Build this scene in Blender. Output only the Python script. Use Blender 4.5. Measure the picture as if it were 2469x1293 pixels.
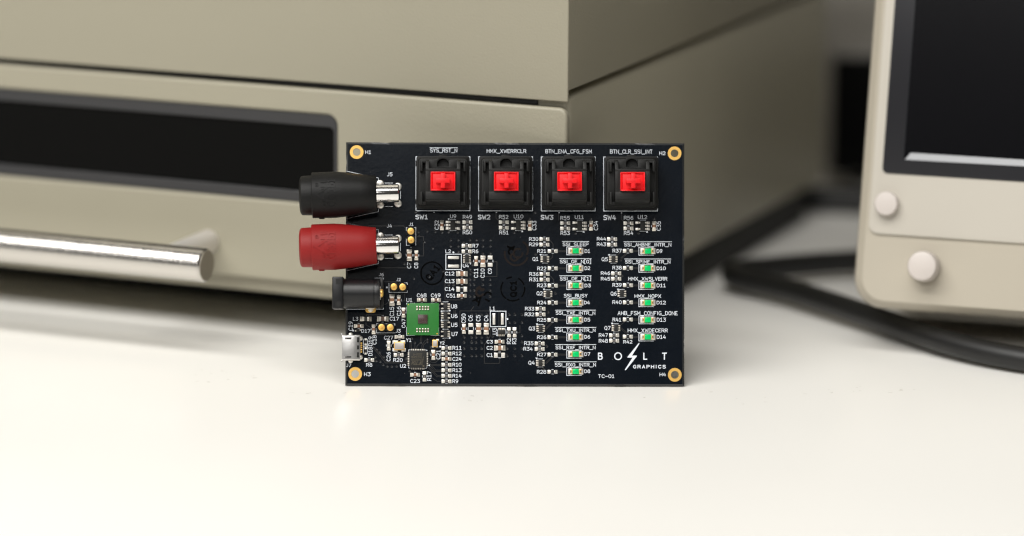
import bpy, bmesh, math, random
from mathutils import Matrix, Vector
random.seed(7)
sc = bpy.context.scene
for o in list(bpy.data.objects):
    bpy.data.objects.remove(o)
COL = sc.collection
R = math.radians
MM = 0.001

# ------------------------------------------------------------------ camera
FPX, CX, CY, IMW = 9000.0, 1234.5, 646.5, 2469.0
PITCH, YAW, ROLL = R(12.38), R(-1.09), R(-0.38)
CAM = Vector((-21.2, -1056.8, 267.2))            # mm
LEAN = R(14.51)                                   # the board leans back on the cabinet corner
def cam_axes():
    f = Vector((0, math.cos(PITCH), -math.sin(PITCH)))
    r = Vector((1, 0, 0))
    d = f.cross(r)
    Z = Matrix.Rotation(YAW, 3, 'Z')
    f, r, d = Z @ f, Z @ r, Z @ d
    c, s = math.cos(ROLL), math.sin(ROLL)
    return c * r + s * d, -s * r + c * d, f
AX_R, AX_D, AX_F = cam_axes()
cd = bpy.data.cameras.new('camera')
cam = bpy.data.objects.new('camera', cd)
COL.objects.link(cam)
cam.matrix_world = Matrix.Translation(CAM * MM) @ Matrix((AX_R, -AX_D, -AX_F)).transposed().to_4x4()
cd.sensor_width = 36.0
cd.lens = FPX / IMW * 36.0
cd.clip_start, cd.clip_end = 0.05, 50
cd.dof.use_dof = True
cd.dof.focus_distance = 1.0855
cd.dof.aperture_fstop = cd.lens / 35.0
cd.dof.aperture_blades = 9
sc.camera = cam
sc.cycles.filter_width = 1.2

# ------------------------------------------------------------------ light
sc.view_settings.view_transform = 'Standard'
sc.view_settings.look = 'None'
sc.view_settings.exposure = 0.07
w = bpy.data.worlds.new('World')
sc.world = w
w.use_nodes = True
w.node_tree.nodes['Background'].inputs[0].default_value = (1.0, 0.95, 0.86, 1)
w.node_tree.nodes['Background'].inputs[1].default_value = 0.025
LAMP_ROT = R(-23.74)                              # ceiling rows and added fills run parallel to the cabinet front
def area(name, loc, sx, sy, power, col):
    l = bpy.data.lights.new(name, 'AREA')
    l.shape = 'RECTANGLE'; l.size, l.size_y = sx, sy
    l.energy = power; l.color = col
    o = bpy.data.objects.new(name, l); COL.objects.link(o)
    o.location = loc
    o.rotation_euler = (0, 0, LAMP_ROT)
    return o
area('ceiling_and_fill_lamp', (-0.503, -0.579, 1.60), 1.90, 0.36, 23, (1.0, 0.982, 0.945))
area('ceiling_and_fill_lamp', (0.659, -1.090, 1.60), 0.60, 0.36, 3.5, (1.0, 0.982, 0.945))  # added fill, lifts the shade on the desk right of the board
area('ceiling_and_fill_lamp', (-0.961, -1.177, 1.60), 2.10, 0.40, 41, (1.0, 0.982, 0.945))  # added frontal fill from the left, brightens cabinet front and metal barrels
area('ceiling_and_fill_lamp', (-1.373, -2.796, 1.60), 3.20, 1.00, 58, (1.0, 0.985, 0.955))

# ------------------------------------------------------------------ materials
def mat(name, col, rough=0.5, metal=0.0, spec=0.5, bump=0.0, bscale=400.0, var=0.0, vscale=60.0, coat=0.0, sss=0.0):
    m = bpy.data.materials.new(name); m.use_nodes = True
    nt = m.node_tree; b = nt.nodes['Principled BSDF']
    b.inputs['Base Color'].default_value = (*col, 1)
    b.inputs['Roughness'].default_value = rough
    b.inputs['Metallic'].default_value = metal
    b.inputs['Specular IOR Level'].default_value = spec
    b.inputs['Coat Weight'].default_value = coat
    if sss:
        b.inputs['Subsurface Weight'].default_value = sss
        b.inputs['Subsurface Radius'].default_value = (0.0012, 0.0004, 0.0003)
        b.inputs['Subsurface Scale'].default_value = 1.0
    if bump or var:
        tc = nt.nodes.new('ShaderNodeTexCoord')
    if bump:
        n = nt.nodes.new('ShaderNodeTexNoise'); n.inputs['Scale'].default_value = bscale
        n.inputs['Detail'].default_value = 3
        nt.links.new(tc.outputs['Object'], n.inputs['Vector'])
        bp = nt.nodes.new('ShaderNodeBump'); bp.inputs['Strength'].default_value = bump
        bp.inputs['Distance'].default_value = 0.0002
        nt.links.new(n.outputs['Fac'], bp.inputs['Height'])
        nt.links.new(bp.outputs['Normal'], b.inputs['Normal'])
    if var:
        n2 = nt.nodes.new('ShaderNodeTexNoise'); n2.inputs['Scale'].default_value = vscale
        n2.inputs['Detail'].default_value = 4
        nt.links.new(tc.outputs['Object'], n2.inputs['Vector'])
        mx = nt.nodes.new('ShaderNodeMix'); mx.data_type = 'RGBA'
        mx.inputs[6].default_value = (*[c * (1 - var) for c in col], 1)
        mx.inputs[7].default_value = (*[min(1, c * (1 + var)) for c in col], 1)
        nt.links.new(n2.outputs['Fac'], mx.inputs[0])
        nt.links.new(mx.outputs[2], b.inputs['Base Color'])
        mr = nt.nodes.new('ShaderNodeMapRange')
        mr.inputs['To Min'].default_value = max(0, rough - 0.06); mr.inputs['To Max'].default_value = min(1, rough + 0.06)
        nt.links.new(n2.outputs['Fac'], mr.inputs['Value'])
        nt.links.new(mr.outputs['Result'], b.inputs['Roughness'])
    return m
M = {}
M['mask'] = mat('black_solder_mask', (0.0018, 0.0038, 0.0072), 0.25, spec=0.22, bump=0.10, bscale=900, var=0.12, vscale=120)
M['trace'] = mat('masked_copper', (0.017, 0.0165, 0.0165), 0.28, spec=0.5)
M['edge'] = mat('fibreglass_edge', (0.020, 0.021, 0.022), 0.32, spec=0.6, bump=0.3, bscale=2500)
M['silk'] = mat('white_silkscreen', (0.76, 0.80, 0.86), 0.55, spec=0.3)
M['ink'] = mat('black_stamp_ink', (0.0012, 0.0011, 0.0011), 0.7, spec=0.03)
M['ink_brown'] = mat('faded_stamp_ink', (0.012, 0.0085, 0.0075), 0.6, spec=0.1, var=0.3, vscale=900)
M['gold'] = mat('gold_plating', (0.95, 0.58, 0.16), 0.38, metal=0.75, spec=0.5, bump=0.05, bscale=1500)
M['solder'] = mat('bright_solder', (0.88, 0.85, 0.79), 0.38, metal=0.82, bump=0.22, bscale=2200)
M['tin'] = mat('tinned_cap', (0.84, 0.79, 0.71), 0.42, metal=0.75, bump=0.15, bscale=3000)
M['chrome'] = mat('nickel_barrel', (0.93, 0.91, 0.90), 0.15, metal=1.0)
M['steel'] = mat('stamped_steel', (0.72, 0.71, 0.70), 0.30, metal=0.95, bump=0.12, bscale=500, var=0.06, vscale=300)
M['cap'] = mat('brown_ceramic', (0.27, 0.135, 0.075), 0.45, var=0.1, vscale=900)
M['cap_dark'] = mat('dark_brown_ceramic', (0.15, 0.085, 0.06), 0.45, var=0.1, vscale=900)
M['cap_pale'] = mat('pale_ceramic', (0.52, 0.49, 0.44), 0.45)
M['ferrite'] = mat('grey_ferrite', (0.045, 0.047, 0.04), 0.5)
M['res'] = mat('resistor_glaze', (0.012, 0.012, 0.013), 0.35)
M['epoxy'] = mat('chip_epoxy', (0.016, 0.016, 0.0155), 0.55, spec=0.3, bump=0.2, bscale=3000)
M['engrave'] = mat('laser_marking', (0.075, 0.062, 0.04), 0.6)
M['black_plastic'] = mat('black_switch_plastic', (0.0035, 0.0035, 0.0034), 0.5, spec=0.25, bump=0.12, bscale=2500)
M['black_nylon'] = mat('dark_switch_plastic', (0.0105, 0.0105, 0.0102), 0.5, spec=0.26, bump=0.15, bscale=2500)
M['red_stem'] = mat('red_stem_plastic', (0.80, 0.010, 0.014), 0.42, spec=0.35, sss=0.15)
M['red_rubber'] = mat('red_jack_plastic', (0.24, 0.0075, 0.0072), 0.55, spec=0.32, bump=0.12, bscale=1600, var=0.05)
M['black_rubber'] = mat('black_jack_plastic', (0.0048, 0.0048, 0.0047), 0.5, spec=0.24, bump=0.15, bscale=1600)
M['jack'] = mat('dc_jack_plastic', (0.006, 0.0063, 0.0072), 0.36, spec=0.45, bump=0.05, bscale=1500)
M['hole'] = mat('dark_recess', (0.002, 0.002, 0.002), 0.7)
M['green_pcb'] = mat('green_package_mask', (0.026, 0.17, 0.032), 0.42, spec=0.3, var=0.05, vscale=400, bump=0.05)
M['die'] = mat('bare_silicon_die', (0.060, 0.036, 0.034), 0.28, spec=0.6, var=0.25, vscale=700)
M['die_scratch'] = mat('die_scratch', (0.13, 0.10, 0.10), 0.4)
M['lens'] = mat('green_led_lens', (0.0, 0.57, 0.14), 0.22, spec=0.5)
M['led_base'] = mat('led_ceramic', (0.70, 0.66, 0.58), 0.5)
M['dot'] = mat('led_dark_dot', (0.01, 0.20, 0.05), 0.4)
M['crystal'] = mat('crystal_lid', (0.50, 0.46, 0.43), 0.42, metal=0.5, bump=0.15, bscale=3000)
M['fr4'] = mat('copper_fiducial', (0.85, 0.42, 0.06), 0.4, metal=0.6)
M['beige'] = mat('beige_powder_coat', (0.318, 0.296, 0.226), 0.40, spec=0.42, bump=0.45, bscale=1300, var=0.03, vscale=25)
M['dust'] = mat('dust', (0.16, 0.15, 0.14), 0.8)
M['via'] = mat('glossy_via_mask', (0.007, 0.008, 0.010), 0.16, spec=0.8)
M['gasket'] = mat('grey_window_frame', (0.028, 0.028, 0.030), 0.35, bump=0.2, bscale=120)
M['glass'] = mat('black_window_glass', (0.0025, 0.0025, 0.0024), 0.10, spec=0.06)
M['brushed'] = mat('brushed_stainless', (0.60, 0.575, 0.54), 0.25, metal=1.0, bump=0.25, bscale=900)
M['post'] = mat('satin_post', (0.74, 0.71, 0.68), 0.42, metal=0.6)
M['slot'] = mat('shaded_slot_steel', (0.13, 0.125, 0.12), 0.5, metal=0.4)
M['end_grey'] = mat('turned_bar_end', (0.30, 0.27, 0.22), 0.5, metal=0.6)
M['foot'] = mat('black_rubber_foot', (0.012, 0.012, 0.011), 0.7)
M['desk'] = mat('white_laminate', (0.845, 0.832, 0.795), 0.34, spec=0.45, bump=0.05, bscale=300, var=0.015, vscale=9)
M['scuff'] = mat('pencil_scuff', (0.50, 0.47, 0.41), 0.7)
M['ivory'] = mat('ivory_case_plastic', (0.43, 0.39, 0.318), 0.42, spec=0.35, bump=0.1, bscale=900)
M['ivory_light'] = mat('pale_panel_plastic', (0.50, 0.468, 0.41), 0.42, spec=0.35, bump=0.1, bscale=900)
M['button'] = mat('pale_button', (0.56, 0.51, 0.475), 0.4)
M['bezel'] = mat('screen_bezel', (0.012, 0.012, 0.015), 0.3)
M['screen'] = mat('dark_screen', (0.003, 0.003, 0.004), 0.12)
M['screen_pale'] = mat('screen_pale_grey', (0.40, 0.41, 0.43), 0.4)
M['cable'] = mat('black_cable_rubber', (0.006, 0.006, 0.006), 0.45)
M['dark_case'] = mat('dark_case', (0.17, 0.16, 0.145), 0.5)
M['front_shade'] = mat('painted_front_shade', (0.0012, 0.0012, 0.0012), 0.6, spec=0.08)  # shade on the grey box's front, put into the colour
M['wall'] = mat('painted_wall', (0.50, 0.47, 0.41), 0.8, bump=0.1, bscale=60)

# ------------------------------------------------------------------ mesh helper
class G:
    """collects shapes in millimetres; build() links them as ONE mesh object"""
    def __init__(s): s.v = []; s.f = []
    def add(s, vs, fs):
        n = len(s.v); s.v += [tuple(p) for p in vs]; s.f += [tuple(i + n for i in f) for f in fs]; return s
    def box(s, x0, x1, y0, y1, z0, z1):
        return s.prism([(x0, y0), (x1, y0), (x1, y1), (x0, y1)], z0, z1)
    def prism(s, out, z0, z1, top=None):
        n = len(out); top = top or out
        vs = [(x, y, z0) for x, y in out] + [(x, y, z1) for x, y in top]
        fs = [tuple(range(n - 1, -1, -1)), tuple(range(n, 2 * n))]
        fs += [(i, (i + 1) % n, n + (i + 1) % n, n + i) for i in range(n)]
        return s.add(vs, fs)
    def prism_x(s, out, x0, x1):          # outline in (y,z), extruded along x
        n = len(out)
        vs = [(x0, y, z) for y, z in out] + [(x1, y, z) for y, z in out]
        fs = [tuple(range(n)), tuple(range(2 * n - 1, n - 1, -1))]
        fs += [(i, n + i, n + (i + 1) % n, (i + 1) % n) for i in range(n)]
        return s.add(vs, fs)
    def prism_y(s, out, y0, y1):          # outline in (x,z), extruded along y
        n = len(out)
        vs = [(x, y0, z) for x, z in out] + [(x, y1, z) for x, z in out]
        fs = [tuple(range(n)), tuple(range(2 * n - 1, n - 1, -1))]
        fs += [(i, n + i, n + (i + 1) % n, (i + 1) % n) for i in range(n)]
        return s.add(vs, fs)
    def lathe_x(s, prof, cy=0, cz=0, seg=48):     # profile (x,r) around the x axis
        vs, fs = [], []
        for x, r in prof:
            for k in range(seg):
                a = 2 * math.pi * k / seg
                vs.append((x, cy + r * math.cos(a), cz + r * math.sin(a)))
        for i in range(len(prof) - 1):
            for k in range(seg):
                k2 = (k + 1) % seg
                fs.append((i * seg + k, (i + 1) * seg + k, (i + 1) * seg + k2, i * seg + k2))
        fs.append(tuple(range(seg))); m = (len(prof) - 1) * seg
        fs.append(tuple(range(m + seg - 1, m - 1, -1)))
        return s.add(vs, fs)
    def lathe_z(s, prof, cx=0, cy=0, seg=24, closed=False):
        vs, fs = [], []
        for r, z in prof:
            for k in range(seg):
                a = 2 * math.pi * k / seg
                vs.append((cx + r * math.cos(a), cy + r * math.sin(a), z))
        n = len(prof)
        for i in range(n if closed else n - 1):
            j = (i + 1) % n
            for k in range(seg):
                k2 = (k + 1) % seg
                fs.append((i * seg + k, i * seg + k2, j * seg + k2, j * seg + k))
        if not closed:
            fs.append(tuple(range(seg - 1, -1, -1)))
            fs.append(tuple(range((n - 1) * seg, n * seg)))
        return s.add(vs, fs)
    def ribbon(s, pts, wd, z, closed=False, thick=0.0):
        """flat printed stroke with mitred joins"""
        P = [Vector(p) for p in pts]
        n = len(P); L, Rr = [], []
        for i in range(n):
            if closed:
                a, b = (P[i] - P[i - 1]), (P[(i + 1) % n] - P[i])
            else:
                a = P[i] - P[i - 1] if i > 0 else P[1] - P[0]
                b = P[i + 1] - P[i] if i < n - 1 else P[-1] - P[-2]
            a = a.normalized(); b = b.normalized()
            t = (a + b)
            t = t.normalized() if t.length > 1e-6 else a
            nn = Vector((-t.y, t.x)); c = max(0.45, nn.dot(Vector((-a.y, a.x))))
            ext = Vector((0, 0))
            if not closed and i == 0: ext = -a * wd * 0.4
            if not closed and i == n - 1: ext = b * wd * 0.4
            L.append(P[i] + ext + nn * wd / 2 / c); Rr.append(P[i] + ext - nn * wd / 2 / c)
        vs = []
        for l, r in zip(L, Rr): vs += [(l.x, l.y, z), (r.x, r.y, z)]
        m = n if closed else n - 1
        fs = []
        for i in range(m):
            j = (i + 1) % n
            fs.append((2 * i, 2 * i + 1, 2 * j + 1, 2 * j))
        if thick:
            q = len(vs); vs += [(x, y, zz - thick) for x, y, zz in vs]
            for i in range(m):
                j = (i + 1) % n
                fs.append((2 * i, 2 * j, q + 2 * j, q + 2 * i))
                fs.append((2 * i + 1, q + 2 * i + 1, q + 2 * j + 1, 2 * j + 1))
            if not closed:
                fs.append((0, q, q + 1, 1)); e = 2 * (n - 1)
                fs.append((e, e + 1, q + e + 1, q + e))
        return s.add(vs, fs)
    def map(s, fn):
        s.v = [fn(*p) for p in s.v]; return s
    def mesh(s, name, material, bevel=0, seg=2, smooth=True, angle=32):
        me = bpy.data.meshes.new(name)
        me.from_pydata([(x * MM, y * MM, z * MM) for x, y, z in s.v], [], s.f)
        bm = bmesh.new(); bm.from_mesh(me)
        bmesh.ops.recalc_face_normals(bm, faces=bm.faces)
        if bevel:
            ed = [e for e in bm.edges if len(e.link_faces) == 2 and e.calc_face_angle(0) > R(28)]
            bmesh.ops.bevel(bm, geom=ed, offset=bevel * MM, segments=seg, profile=0.5, affect='EDGES', clamp_overlap=True)
        bm.to_mesh(me); bm.free()
        me.materials.append(material)
        if smooth:
            me.polygons.foreach_set('use_smooth', [True] * len(me.polygons))
            me.set_sharp_from_angle(angle=R(angle))
        me.update()
        return me
    def build(s, name, material, parent=None, loc=(0, 0, 0), rz=0.0, **k):
        return link(name, s.mesh(name, material, **k), parent, loc, rz)
def link(name, me, parent=None, loc=(0, 0, 0), rz=0.0):
    o = bpy.data.objects.new(name, me); COL.objects.link(o)
    o.location = [c * MM for c in loc]; o.rotation_euler = (0, 0, rz)
    if parent: o.parent = parent
    return o
def empty(name, loc=(0, 0, 0), rot=(0, 0, 0), parent=None):
    o = bpy.data.objects.new(name, None); COL.objects.link(o)
    o.empty_display_size = 0.01
    o.location = [c * MM for c in loc]; o.rotation_euler = rot
    if parent: o.parent = parent
    return o
def tag(o, label=None, cat=None, group=None, kind=None):
    if label: o['label'] = label
    if cat: o['category'] = cat
    if group: o['group'] = group
    if kind: o['kind'] = kind
    return o
def rrect(w_, h_, r, n=5, cx=0, cy=0):
    out = []
    for sx, sy, a0 in ((1, -1, -90), (1, 1, 0), (-1, 1, 90), (-1, -1, 180)):
        for k in range(n + 1):
            a = R(a0 + 90 * k / n)
            out.append((cx + sx * (w_ / 2 - r) + r * math.cos(a), cy + sy * (h_ / 2 - r) + r * math.sin(a)))
    return out
def circ(r, n=40, cx=0, cy=0, a0=0, a1=360):
    full = abs(a1 - a0) >= 360
    return [(cx + r * math.cos(R(a0 + (a1 - a0) * k / (n if full else n - 1))), cy + r * math.sin(R(a0 + (a1 - a0) * k / (n if full else n - 1)))) for k in range(n)]
_cache = {}
def cached(key, fn):
    if key not in _cache: _cache[key] = fn()
    return _cache[key]

# ================================================================== desk and room
DESK_Z = -1.6 * math.sin(LEAN)            # mm, where the rear lower edge of the board stands
desk = empty('desk', (0, 0, DESK_Z))
tag(desk, 'white laminate desk with faint scuff marks under the circuit board', 'desk')
G().prism(rrect(2600, 1800, 12, cy=-100), -32, 0).build('desktop', M['desk'], desk, bevel=2)
g = G()
for x in (-1240, 1240):
    for y in (-940, 740):
        g = G().box(x - 25, x + 25, y - 25, y + 25, -735, -32)
        g.build('desk_leg', M['gasket'], desk, bevel=2)
wall = G().box(-2600, 2600, 900, 960, -740, 2000).build('wall', M['wall'])
tag(wall, kind='structure')
fl = G().box(-2600, 2600, -4500, 900, -800, -740).build('floor', M['gasket'])
tag(fl, kind='structure')

# ================================================================== circuit board
BW, BH, BT = 99.0, 71.09, 1.6
board = empty('circuit_board', (0, 0, 0), (math.pi / 2 - LEAN, 0, 0))
tag(board, 'black circuit board with red key switches leaning upright on white desk', 'circuit board')
UPV = Vector((0, math.sin(LEAN), math.cos(LEAN)))
NRM = Vector((0, -math.cos(LEAN), math.sin(LEAN)))
def P(px, py, z=0.0):
    """board coordinates (mm) of a point measured in the photograph, z mm above the board"""
    d = AX_R * ((px - CX) / FPX) + AX_D * ((py - CY) / FPX) + AX_F
    t = (z - CAM.dot(NRM)) / d.dot(NRM)
    q = CAM + d * t
    return (q.x, q.dot(UPV))
def zoom(ox, oy, s):
    return lambda x, y: (ox + x / s, oy + y / s)
zA, zB, zC, zD = zoom(820, 330, 5.876), zoom(1240, 330, 5.876), zoom(710, 390, 4.79), zoom(790, 640, 8.618)
zE, zF, zG, zH = zoom(810, 760, 7.185), zoom(950, 690, 9.233), zoom(950, 800, 9.233), zoom(960, 530, 6.467)
zI, zJ, zK, zL = zoom(1100, 540, 7.184), zoom(1080, 720, 7.605), zoom(1260, 550, 6.805), zoom(1260, 730, 6.805)
zM, zN = zoom(1430, 550, 6.804), zoom(1430, 730, 6.157)

# --- the plate, with real holes
HOLES = [P(860, 367), P(1626.5, 370), P(856.3, 902), P(1627, 904)]
cv = bpy.data.curves.new('outline', 'CURVE'); cv.dimensions = '2D'; cv.fill_mode = 'BOTH'; cv.extrude = BT / 2 * MM
def spline(pts):
    sp = cv.splines.new('POLY'); sp.points.add(len(pts) - 1); sp.use_cyclic_u = True
    for p, q in zip(sp.points, pts): p.co = (q[0] * MM, q[1] * MM, 0, 1)
outl = []
nibs = [(-32, -26), (22, 28)]                       # rough mouse-bite stubs left on the edges
outl += [(-BW / 2, 0.0)]
def edge_pts(a, b, nrm, bites):
    n = 60; L_ = (Vector(b) - Vector(a)).length; out = []
    for i in range(n):
        t = i / n; p = Vector(a).lerp(Vector(b), t); s = t * L_; k = 0
        for c in bites:
            if abs(s - c) < 2.0: k = 0.16 if (i % 2) else 0.02
        out.append((p.x - nrm[0] * k, p.y - nrm[1] * k))
    return out
outl = edge_pts((-BW / 2, 0), (BW / 2, 0), (0, -1), [14, 52, 78]) + edge_pts((BW / 2, 0), (BW / 2, BH), (1, 0), [12, 40]) + \
    edge_pts((BW / 2, BH), (-BW / 2, BH), (0, 1), [11, 51, 88]) + edge_pts((-BW / 2, BH), (-BW / 2, 0), (-1, 0), [6, 62])
RIM = 0.55
spline([(-BW / 2 + RIM, RIM), (BW / 2 - RIM, RIM), (BW / 2 - RIM, BH - RIM), (-BW / 2 + RIM, BH - RIM)])
for h in HOLES: spline(circ(1.12, 36, *h))
tmp = bpy.data.objects.new('tmp', cv); COL.objects.link(tmp)
me = bpy.data.meshes.new_from_object(tmp.evaluated_get(bpy.context.evaluated_depsgraph_get()))
bpy.data.objects.remove(tmp); bpy.data.curves.remove(cv)
me.name = 'board_plate'; me.materials.clear(); me.materials.append(M['mask']); me.materials.append(M['edge'])
for p in me.polygons:
    p.use_smooth = False
    p.material_index = 0 if abs(p.normal.z) > 0.5 else 1
plate = link('board_plate', me, board, (0, 0, -BT / 2))
# bevelled rim left where the board was snapped out of its panel, rough at the stubs
def inset(p):
    return (max(-BW / 2 + RIM, min(BW / 2 - RIM, p[0])), max(RIM, min(BH - RIM, p[1])))
g = G(); n = len(outl)
stub = [min(abs(x + BW / 2), abs(x - BW / 2), abs(y), abs(y - BH)) > 1e-4 for x, y in outl]
vs = []
for i, (x, y) in enumerate(outl):
    ix, iy = inset((x, y))
    k = -.08 if stub[i] or stub[i - 1] else -.42
    vs += [(ix, iy, 0.0), (x, y, k), (x, y, -1.2), (ix, iy, -1.6)]
fs = []
for i in range(n):
    j = (i + 1) % n
    for k in range(3): fs.append((4 * i + k, 4 * j + k, 4 * j + k + 1, 4 * i + k + 1))
g.add(vs, fs).build('bevelled_rim', M['edge'], board, smooth=False)
for h in HOLES:
    G().lathe_z([(1.13, -1.55), (1.13, 0.03), (2.0, 0.03), (2.0, 0.0), (1.16, 0.0), (1.16, -1.55)], *h, seg=48, closed=True).build('mounting_hole_ring', M['gold'], board)

# --- stroke lettering like that of board design programs
F = {
 'A': (4, [[(0, 0), (2, 6), (4, 0)], [(.7, 2), (3.3, 2)]]),
 'B': (4, [[(0, 0), (0, 6), (2.7, 6), (3.6, 5.4), (3.6, 3.9), (2.7, 3.2), (0, 3.2)], [(2.7, 3.2), (4, 2.4), (4, .8), (3, 0), (0, 0)]]),
 'C': (4, [[(4, 1), (3, 0), (1.5, 0), (.5, .9), (0, 2.2), (0, 3.8), (.5, 5.1), (1.5, 6), (3, 6), (4, 5)]]),
 'D': (4, [[(0, 0), (0, 6), (2, 6), (3.4, 5.2), (4, 3.8), (4, 2.2), (3.4, .8), (2, 0), (0, 0)]]),
 'E': (3.5, [[(3.5, 0), (0, 0), (0, 6), (3.5, 6)], [(0, 3.1), (2.7, 3.1)]]),
 'F': (3.5, [[(0, 0), (0, 6), (3.5, 6)], [(0, 3.1), (2.7, 3.1)]]),
 'G': (4, [[(3.9, 5.2), (3, 6), (1.6, 6), (.5, 5.1), (0, 3.8), (0, 2.2), (.5, .9), (1.6, 0), (3, 0), (4, .7), (4, 2.8), (2.6, 2.8)]]),
 'H': (4, [[(0, 0), (0, 6)], [(4, 0), (4, 6)], [(0, 3.1), (4, 3.1)]]),
 'I': (1.2, [[(.6, 0), (.6, 6)]]),
 'J': (2.8, [[(2.6, 6), (2.6, 1.4), (1.9, .2), (.9, 0), (0, .5)]]),
 'K': (4, [[(0, 0), (0, 6)], [(4, 6), (0, 2.4)], [(1.2, 3.5), (4, 0)]]),
 'L': (3.3, [[(0, 6), (0, 0), (3.3, 0)]]),
 'M': (4.4, [[(0, 0), (0, 6), (2.2, 2), (4.4, 6), (4.4, 0)]]),
 'N': (4, [[(0, 0), (0, 6), (4, 0), (4, 6)]]),
 'O': (4, [[(1.3, 0), (.4, .9), (0, 2.2), (0, 3.8), (.4, 5.1), (1.3, 6), (2.7, 6), (3.6, 5.1), (4, 3.8), (4, 2.2), (3.6, .9), (2.7, 0), (1.3, 0)]]),
 'P': (4, [[(0, 0), (0, 6), (2.8, 6), (3.8, 5.3), (3.8, 3.6), (2.8, 2.8), (0, 2.8)]]),
 'Q': (4, [[(1.3, 0), (.4, .9), (0, 2.2), (0, 3.8), (.4, 5.1), (1.3, 6), (2.7, 6), (3.6, 5.1), (4, 3.8), (4, 2.2), (3.6, .9), (2.7, 0), (1.3, 0)], [(2.4, 1.2), (4.1, -.7)]]),
 'R': (4, [[(0, 0), (0, 6), (2.8, 6), (3.8, 5.3), (3.8, 3.7), (2.8, 2.9), (0, 2.9)], [(2.2, 2.9), (4, 0)]]),
 'S': (4, [[(0, .6), (1, 0), (3, 0), (4, .9), (4, 2.1), (3, 3), (1.1, 3.3), (.1, 4.1), (.1, 5.1), (1, 6), (2.9, 6), (3.8, 5.5)]]),
 'T': (4, [[(0, 6), (4, 6)], [(2, 6), (2, 0)]]),
 'U': (4, [[(0, 6), (0, 1.2), (.9, 0), (3.1, 0), (4, 1.2), (4, 6)]]),
 'V': (4, [[(0, 6), (2, 0), (4, 6)]]),
 'W': (5, [[(0, 6), (1.2, 0), (2.5, 4.4), (3.8, 0), (5, 6)]]),
 'X': (4, [[(0, 6), (4, 0)], [(0, 0), (4, 6)]]),
 'Y': (4, [[(0, 6), (2, 2.8), (4, 6)], [(2, 2.8), (2, 0)]]),
 'Z': (4, [[(0, 6), (4, 6), (0, 0), (4, 0)]]),
 '0': (4, [[(1.5, 0), (.5, .7), (0, 2.2), (0, 3.8), (.5, 5.3), (1.5, 6), (2.5, 6), (3.5, 5.3), (4, 3.8), (4, 2.2), (3.5, .7), (2.5, 0), (1.5, 0)]]),
 '1': (3.2, [[(.2, 4.9), (1.7, 6), (1.7, 0)], [(.1, 0), (3.2, 0)]]),
 '2': (4, [[(.1, 5.2), (1, 6), (2.8, 6), (3.8, 5.1), (3.8, 4), (3, 2.8), (0, 0), (4, 0)]]),
 '3': (4, [[(.1, 6), (4, 6), (1.9, 3.5), (3, 3.4), (4, 2.5), (4, 1), (3, 0), (1, 0), (0, .7)]]),
 '4': (4, [[(3, 4.1), (3, 0)], [(2, 6), (0, 1.9), (4, 1.9)]]),
 '5': (4, [[(3.7, 6), (.6, 6), (.3, 3.3), (1.2, 3.8), (2.7, 3.8), (3.8, 3), (3.9, 1.1), (2.9, 0), (1, 0), (0, .6)]]),
 '6': (4, [[(3.4, 6), (2, 5.8), (.7, 4.4), (.1, 2.4), (.3, .9), (1.3, 0), (2.8, 0), (3.9, .9), (3.9, 2.5), (2.8, 3.5), (1.3, 3.5), (.1, 2.4)]]),
 '7': (4, [[(0, 6), (4, 6), (1.4, 0)]]),
 '8': (4, [[(1.3, 3.3), (.3, 4.1), (.3, 5.2), (1.2, 6), (2.8, 6), (3.7, 5.2), (3.7, 4.1), (2.7, 3.3), (1.3, 3.3), (0, 2.3), (0, .9), (1.1, 0), (2.9, 0), (4, .9), (4, 2.3), (2.7, 3.3)]]),
 '9': (4, [[(.6, 0), (2, .2), (3.3, 1.6), (3.9, 3.6), (3.7, 5.1), (2.7, 6), (1.2, 6), (.1, 5.1), (.1, 3.5), (1.2, 2.5), (2.7, 2.5), (3.9, 3.6)]]),
 '_': (4.6, [[(-.5, -.9), (5.1, -.9)]]),
 '-': (3.6, [[(0, 2.6), (3.6, 2.6)]]),
 '[': (1.7, [[(1.7, -1.2), (0, -1.2), (0, 6.8), (1.7, 6.8)]]),
 ']': (1.7, [[(0, -1.2), (1.7, -1.2), (1.7, 6.8), (0, 6.8)]]),
 '=': (3, [[(0, 5.6), (3, 5.6)], [(0, 3), (3, 3)], [(0, .4), (3, .4)]]),
 '.': (1, [[(.4, 0), (.6, .4)]]), ' ': (3, []),
}
F['_'] = (4.0, [[(-.6, -.9), (4.6, -.9)]])
def run(text, gap=1.65):
    """list of polylines in glyph units and the width of the line"""
    x, out = 0.0, []
    for ch in text:
        w_, st = F[ch]
        for pl in st: out.append([(x + a, b) for a, b in pl])
        x += w_ + gap
    return out, x - gap
def text_geo(g, text, x0, x1, y0, y1, wd, z, rot=0, gap=1.65, thick=0, slant=0.0):
    """fit a line of lettering in a rectangle given in board mm; x0..x1, y0(bottom)..y1(top)"""
    st, W_ = run(text, gap)
    for i, pl in enumerate(st):
        q = []
        for a, b in pl:
            s, t = (a + slant * b) / W_, b / 6.0
            if rot == 90: q.append((x1 + (x0 - x1) * t, y0 + (y1 - y0) * s))
            elif rot == 180: q.append((x1 + (x0 - x1) * s, y1 + (y0 - y1) * t))
            else: q.append((x0 + (x1 - x0) * s, y0 + (y1 - y0) * t))
        g.ribbon(q, wd, z + 0.0012 * (i % 7), thick=thick)
SILK = 0.022
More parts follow.
